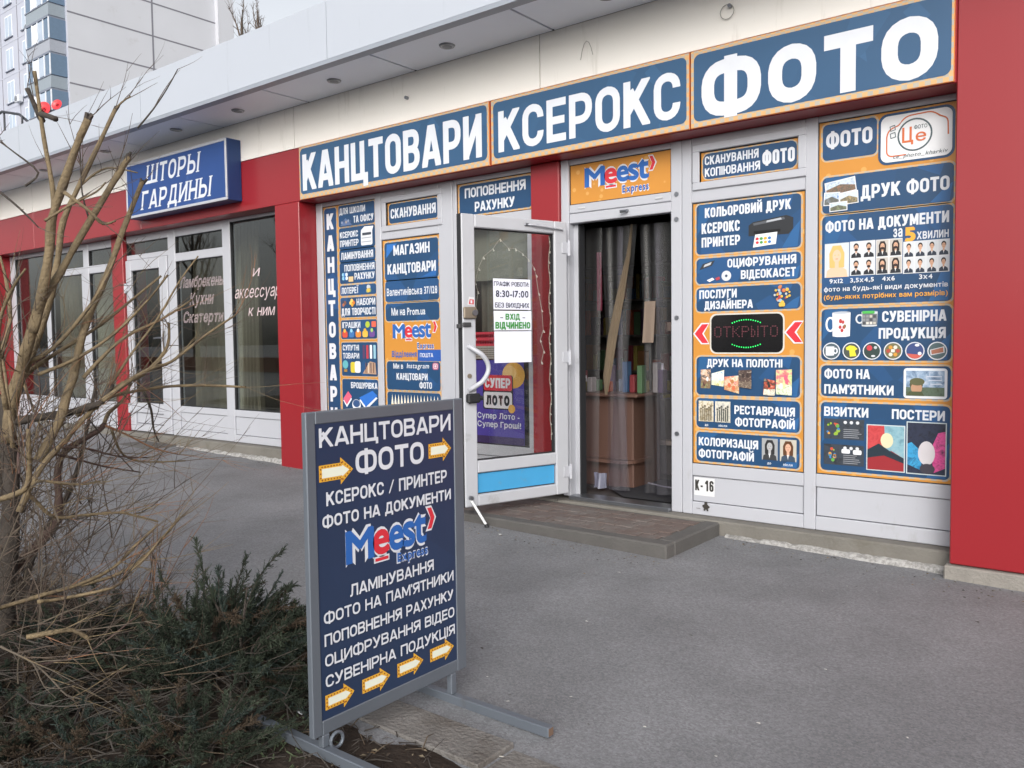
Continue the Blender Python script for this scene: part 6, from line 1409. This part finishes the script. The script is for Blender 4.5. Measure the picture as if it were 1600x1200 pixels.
# darker many-stemmed shrub behind it
e = thing('twiggy_shrub', 'dark leafless many stemmed shrub at the left edge behind the tan branches', 'shrub', (-4.7, -3.2, .0)); m = MB()
for k in range(9):
    a = rv.uniform(0, 6.28); p = Vector((-4.75+.1*math.cos(a), -3.25+.1*math.sin(a), .0)); P_ = [p]; d = Vector((.5*math.cos(a), .5*math.sin(a), 1)).normalized()
    for i in range(6): d = (d+Vector((rv.gauss(0, .12), rv.gauss(0, .12), .05))).normalized(); P_.append(P_[-1]+d*.2)
    mm = MB(); mm.tube(smooth_pts(P_), [.02*(1-.7*i/18) for i in range(19)], bark['d'], 7); mm.build('stem', e, smooth=True)
    for q in P_[1:]:
        for j in range(7): twig(m, q, d+Vector((rv.gauss(0, .7), rv.gauss(0, .7), rv.gauss(0, .5))), rv.uniform(.12, .4), rv.uniform(.0016, .003), bark['k'], 1)
m.build('twigs', e)['kind'] = 'stuff'
# low leafless suckers by the kerb
e = thing('bare_sapling', 'small clump of bare brown shoots beside the pavement edge behind the juniper', 'sapling', (-3.6, -3.15, .0)); m = MB()
for k in range(26): twig(m, Vector((-3.62+rv.gauss(0, .05), -3.14+rv.gauss(0, .05), .0)), Vector((rv.gauss(.15, .55), rv.gauss(0, .4), 1)), rv.uniform(.25, .6), rv.uniform(.0018, .004), bark[rv.choice('kkdo')], 1)
m.build('shoots', e)['kind'] = 'stuff'

# junipers: arching plumes of small scale-leaved branchlets
jm = [mat('juniper_dark', '#31382f', rough=.9, spec=.15, var=.45, scale=18), mat('juniper_mid', '#3f473b', rough=.9, spec=.15, var=.4, scale=16), mat('juniper_brown', '#4a4036', rough=.95, spec=.1, var=.4, scale=16), mat('juniper_blue', '#36403b', rough=.9, spec=.15, var=.35, scale=16)]
def plume(m, p, d, L, mm, r):
    n = 11; pts = [p.copy()]; dd = d.normalized(); q = p.copy(); sag = Vector((r.uniform(.0, .09), r.uniform(-.03, .05), r.uniform(-.07, .03)))
    for i in range(n): dd = (dd+sag+Vector((r.gauss(0, .05), r.gauss(0, .05), r.gauss(0, .04)))).normalized(); q = q+dd*L/n; pts.append(q.copy())
    m.tube(pts[::2]+[pts[-1]], [.0035*(1-.8*i/7) for i in range(len(pts[::2])+1)], bark['d'], 4, False)
    for i in range(2, n+1):
        for k in range(7 if i < n else 9):
            t = i/n; s = (dd*1.0 + Vector((r.gauss(0, .55), r.gauss(0, .55), r.gauss(.12, .4)))).normalized(); bl_ = L*.20*(1-.55*t)*r.uniform(.6, 1.2); b = pts[i]-(pts[i]-pts[i-1])*r.random(); sd_ = s.orthogonal().normalized(); s3 = s.cross(sd_)
            for j in range(8):
                u = (j+.3)/8; c = b+s*bl_*u; a = r.uniform(0, 6.28); o = (sd_*math.cos(a)+s3*math.sin(a)); lf = .0115*r.uniform(.7, 1.3); w_ = s.cross(o)*.0018
                m.face([c-w_, c+w_, c+s*lf*.85+o*lf*.55], mm)
            m.face([b-sd_*.0016, b+sd_*.0016, b+s*bl_*1.05], mm)
def juniper(seed, n, spread, height, mixw, lean=(0, 0)):
    r = random.Random(seed); F = MB(); St = MB()
    for k in range(n):
        a = r.uniform(0, 6.28); el_ = r.uniform(.12, 1.0); rad = spread*(1-.5*el_)*math.sqrt(r.random()); p = Vector((rad*math.cos(a)*.75, rad*math.sin(a)*.6, height*el_*r.uniform(.1, .62)))
        d = Vector((math.cos(a)*.75+lean[0], math.sin(a)*.75+lean[1], .25+1.0*el_*r.uniform(.5, 1.1)))
        plume(F, p, d, r.uniform(.16, .32)*(.6+height), jm[r.choices(range(4), mixw)[0]], r)
        if k % 3 == 0: St.tube([Vector((0, 0, -.03)), p*.5+Vector((0, 0, -.01)), p, p+d.normalized()*.1], [.011, .008, .005, .003], bark['d'], 5, False)
    return F, St
jun = [juniper(1, 125, .36, .48, (5, 4, 1, 2), (.18, .05)), juniper(2, 70, .34, .30, (4, 3, 2, 3)), juniper(3, 60, .40, .24, (3, 2, 5, 1))]
JM = {}
def put_juniper(i, label, x, y, rz, s, sz=1):
    e = thing('juniper', label, 'juniper', (x, y, gz(x)-.01), rz, group='spreading junipers in the planting bed'); e.scale = (s, s, s*sz)
    for nm, b, k in (('foliage', jun[i][0], 0), ('stems', jun[i][1], 1)):
        if (i, k) in JM: o = JM[i, k].copy(); COL.objects.link(o); o.name = nm
        else: o = b.build(nm, None, rotz=0); JM[i, k] = o
        o.parent = e
        if k: o['kind'] = 'stuff'
put_juniper(0, 'tall feathery dark green juniper just left of the sign stand', -2.72, -3.20, 0, 1.0)
put_juniper(0, 'dark green juniper beside the pavement edge with brownish lower sprays', -2.98, -3.24, 2.1, .82)
put_juniper(0, 'small pointed juniper half hidden behind the sign stand frame', -2.50, -3.02, 4.0, .62)
put_juniper(1, 'low bluish juniper in front of the steel foot of the sign stand', -2.33, -3.63, 1.0, .78)
put_juniper(2, 'low brownish juniper at the bottom edge between two greener ones', -2.52, -3.82, .4, .85, .8)
put_juniper(1, 'low dark juniper in the bottom left corner of the bed', -2.90, -3.95, 3.3, .7, .7)
put_juniper(0, 'loose juniper with thin tips at the left side of the tallest one', -2.86, -3.16, 1.2, .75)
put_juniper(1, 'flat dark juniper behind the cut pale stick at the left edge', -3.55, -3.42, 5.1, .9, .7)
put_juniper(2, 'low brown dead juniper at the left edge under the bare shrub', -3.25, -3.75, 2.0, .9, .8)
put_juniper(2, 'flat brownish juniper in the middle of the bed among dead twigs', -2.95, -3.55, 5.5, .7, .6)
# dead twigs, leaves and crumbs lying on the soil
m = MB(); lt = [mat('dead_twig_grey', '#4b4641', rough=1), mat('dead_twig_tan', '#54493c', rough=1), mat('dead_twig_dark', '#332d29', rough=1)]
for k in range(1500):
    x = rv.uniform(-4.6, -1.5); y = rv.uniform(-4.3, -3.12); z = soil_h(x, y)+rv.uniform(.0, .035)*(1 if x < -2.2 else .25); a = rv.uniform(0, 6.28); L_ = rv.uniform(.03, .24)*(1 if x < -2.15 else .45); d = Vector((math.cos(a), math.sin(a), rv.gauss(.05, .14)))
    p = Vector((x, y, z)); mid = p+d*L_*.5+Vector((rv.gauss(0, .015), rv.gauss(0, .015), rv.uniform(0, .02))); r_ = rv.uniform(.0009, .0026)
    m.tube([p, mid, p+d*L_], [r_, r_*.9, r_*.4], lt[rv.choices((0, 1, 2), (4, 2, 4))[0]], 4, False)
for k in range(170):   # longer dead shoots lying tangled among the junipers
    p = Vector((rv.uniform(-3.7, -2.35), rv.uniform(-3.95, -3.25), 0)); p.z = soil_h(p.x, p.y)+rv.uniform(.01, .16); a = rv.gauss(.5, 1.2)
    twig(m, p, Vector((math.cos(a), math.sin(a), rv.gauss(.05, .22))), rv.uniform(.15, .5), rv.uniform(.0013, .003), lt[rv.choices((0, 1, 2), (4, 3, 4))[0]], 1 if rv.random() < .4 else 0)
for k in range(900):
    x = rv.uniform(-4.4, -1.3); y = rv.uniform(-4.2, -3.1); z = soil_h(x, y)+.004; a = rv.uniform(0, 6.28); s_ = rv.uniform(.004, .014); c, s2_ = math.cos(a)*s_, math.sin(a)*s_
    m.face([(x-c, y-s2_, z), (x+s2_*.5, y-c*.5, z+s_*.4), (x+c, y+s2_, z+.002), (x-s2_*.5, y+c*.5, z+s_*.3)], mat('leaf_%d' % (k % 3), ['#5a4a38', '#453b32', '#756a58'][k % 3], rough=1))
o = m.build('dead_twigs_and_leaves', loc=(-3, -3.6, 0)); tag(o, kind='stuff', label='dead twigs and leaf litter covering the dark soil of the planting bed', cat='leaf litter')
m = MB()   # fresh weeds near the ring of the stand
for k in range(200):
    x = -2.25+rv.gauss(0, .09); y = -3.42+rv.gauss(0, .07); z = soil_h(x, y)-.004; a = rv.uniform(0, 6.28); h = rv.uniform(.008, .024); dx, dy = math.cos(a)*.005, math.sin(a)*.005; lx, ly = rv.gauss(0, .016), rv.gauss(0, .016)
    m.face([(x-dx, y-dy, z), (x+dx, y+dy, z), (x+lx+dx*.6, y+ly+dy*.6, z+h), (x+lx, y+ly, z+h*1.15)], mat('weed_green', '#47523a', rough=.8, var=.3))
o = m.build('weeds', loc=(-2.2, -3.4, 0)); tag(o, kind='stuff', label='tuft of small green weeds beside the steel foot of the sign stand', cat='weeds')
# paper scraps and butts
def scrap(x, y, s, c, lab, grp='bits of litter on the ground', z=None):
    m = MB(); a = rv.uniform(0, 6.28); pts = []
    for k in range(6): t = a+k*1.05; r_ = s*rv.uniform(.5, 1.1)*(1 if k % 3 else .6); pts.append((x+r_*math.cos(t), y+r_*.55*math.sin(t)))
    b = soil_h(x, y)+.006 if y < -3.1 else gz(x)
    cx = Vector((x, y, b+s*.35)); low = [Vector((p[0], p[1], b+.002+rv.uniform(0, s*.25))) for p in pts]
    for k in range(6): m.face([low[k], low[(k+1) % 6], cx], mat('scrap_'+c.lstrip('#'), c, rough=.8))
    o = m.build('litter_scrap', loc=(x, y, b)); tag(o, lab, 'litter', grp)
scrap(-2.30, -3.27, .026, '#d9dade', 'white paper scrap on the soil left of the sign stand post', None); scrap(-2.56, -3.22, .028, '#c87a2a', 'orange wrapper scrap on the soil under the juniper', None)
for x, y in ((-3.42, -.80), (-3.25, -.86)): scrap(x, y, .02, '#c9c9c6' if x < -3.3 else '#55504a', 'white torn scrap on the asphalt by the step' if x < -3.3 else 'dark dry leaf on the asphalt by the step', None)
for k in range(26):
    x = rv.uniform(-3.4, -.3); y = rv.uniform(-2.9, -.35); scrap(x, y, rv.uniform(.006, .014), '#c4c2bd' if k % 3 else '#47433f', 'tiny pale or dark crumb lying on the grey asphalt', 'crumbs on the asphalt')
for x, y in ((-2.34, -3.19), (-2.36, -3.22), (-1.42, -3.06), (-1.25, -3.0), (-1.62, -3.02)): scrap(x, y, .017, '#bdb9b0', 'pale scrap of card lying near the feet of the sign stand', 'scraps near the stand feet')

m = MB()   # grit and leaf crumbs gathered at the foot of the wall, the step and the column
for k in range(900):
    x = rv.uniform(-8.8, 1.5); on = -4.3 < x < -2.2; y0 = -.68 if on else (-.06 if x > -.95 else .03); y = y0 - abs(rv.gauss(0, .16)) - .005; a = rv.uniform(0, 6.28); s_ = rv.uniform(.002, .009); c, d_ = math.cos(a)*s_, math.sin(a)*s_; z = gz(x)
    m.face([(x-c, y-d_, z+.001), (x+d_*.6, y-c*.6, z+s_*.5), (x+c, y+d_, z+.001), (x-d_*.6, y+c*.6, z+s_*.7)], mat('grit_%d' % (k % 4), ['#5a544c', '#8d897f', '#3f3a35', '#7a6a52'][k % 4], rough=1))
o = m.build('grit', loc=(-3, 0, 0)); tag(o, kind='stuff', label='grit and leaf crumbs gathered along the foot of the shop wall', cat='grit')
# bare tree tops standing beyond the roof
def bare_tree(name, label, x, y, h, seed, n=9, spread=.22, rr=.16, group=None):
    global rv
    keep = rv; rv = random.Random(seed); e = thing(name, label, 'tree', (x, y, 0), group=group); m = MB(); P_ = [Vector((x+.03*i*rv.uniform(-1, 1), y, h*.9*i/8)) for i in range(9)]
    m.tube(P_, [rr*(1-.9*i/8) for i in range(9)], bark['d'], 7); m.build('trunk', e); m = MB()
    for k in range(n):
        t = rv.uniform(.35, .98); p = Vector((x, y, h*.9*t)); a = rv.uniform(0, 6.28); d = Vector((math.cos(a)*spread*2, math.sin(a)*spread*2, 1)); L_ = h*.28*(1.25-t)
        pts = [p]; 
        for i in range(5): d = (d+Vector((rv.gauss(0, .12), rv.gauss(0, .12), .15))).normalized(); pts.append(pts[-1]+d*L_/5)
        m.tube(pts, [rr*.35*(1-.8*i/5) for i in range(6)], bark['k'], 5, False)
        for q in pts[1:]:
            for j in range(3): twig(m, q, d+Vector((rv.gauss(0, .5), rv.gauss(0, .5), rv.gauss(.2, .3))), L_*rv.uniform(.15, .4), rr*.07, bark['k'], 1)
    m.build('crown', e); rv = keep
bare_tree('bare_tree', 'slim bare tree top showing above the white canopy beside the apartment block', -39.9, 22.3, 21.5, 4, 12, .10, rr=.2)
bare_tree('bare_tree', 'shorter bare tree top just right of the slim one above the canopy', -39.2, 22.9, 20.9, 5, 10, .10, rr=.18)
# trees and a low wall across the street: they show only as reflections in the glass
for k in range(9): bare_tree('street_tree', 'bare street tree across the road, mirrored in the shop windows', -34+4.4*k, -15-2.2*(k % 3), 9+1.2*(k % 4), 30+k, 22, .34, rr=.17, group='bare trees across the street')
m = MB(); m.box(-60, 10, -13.4, -13.1, .1, .75, mat('street_brick', '#8a5646', rough=.9, var=.2, scale=3)); o = m.build('brick_wall', loc=(-25, -13.2, 0)); tag(o, 'low red brick wall across the street mirrored in the shop windows', 'wall')
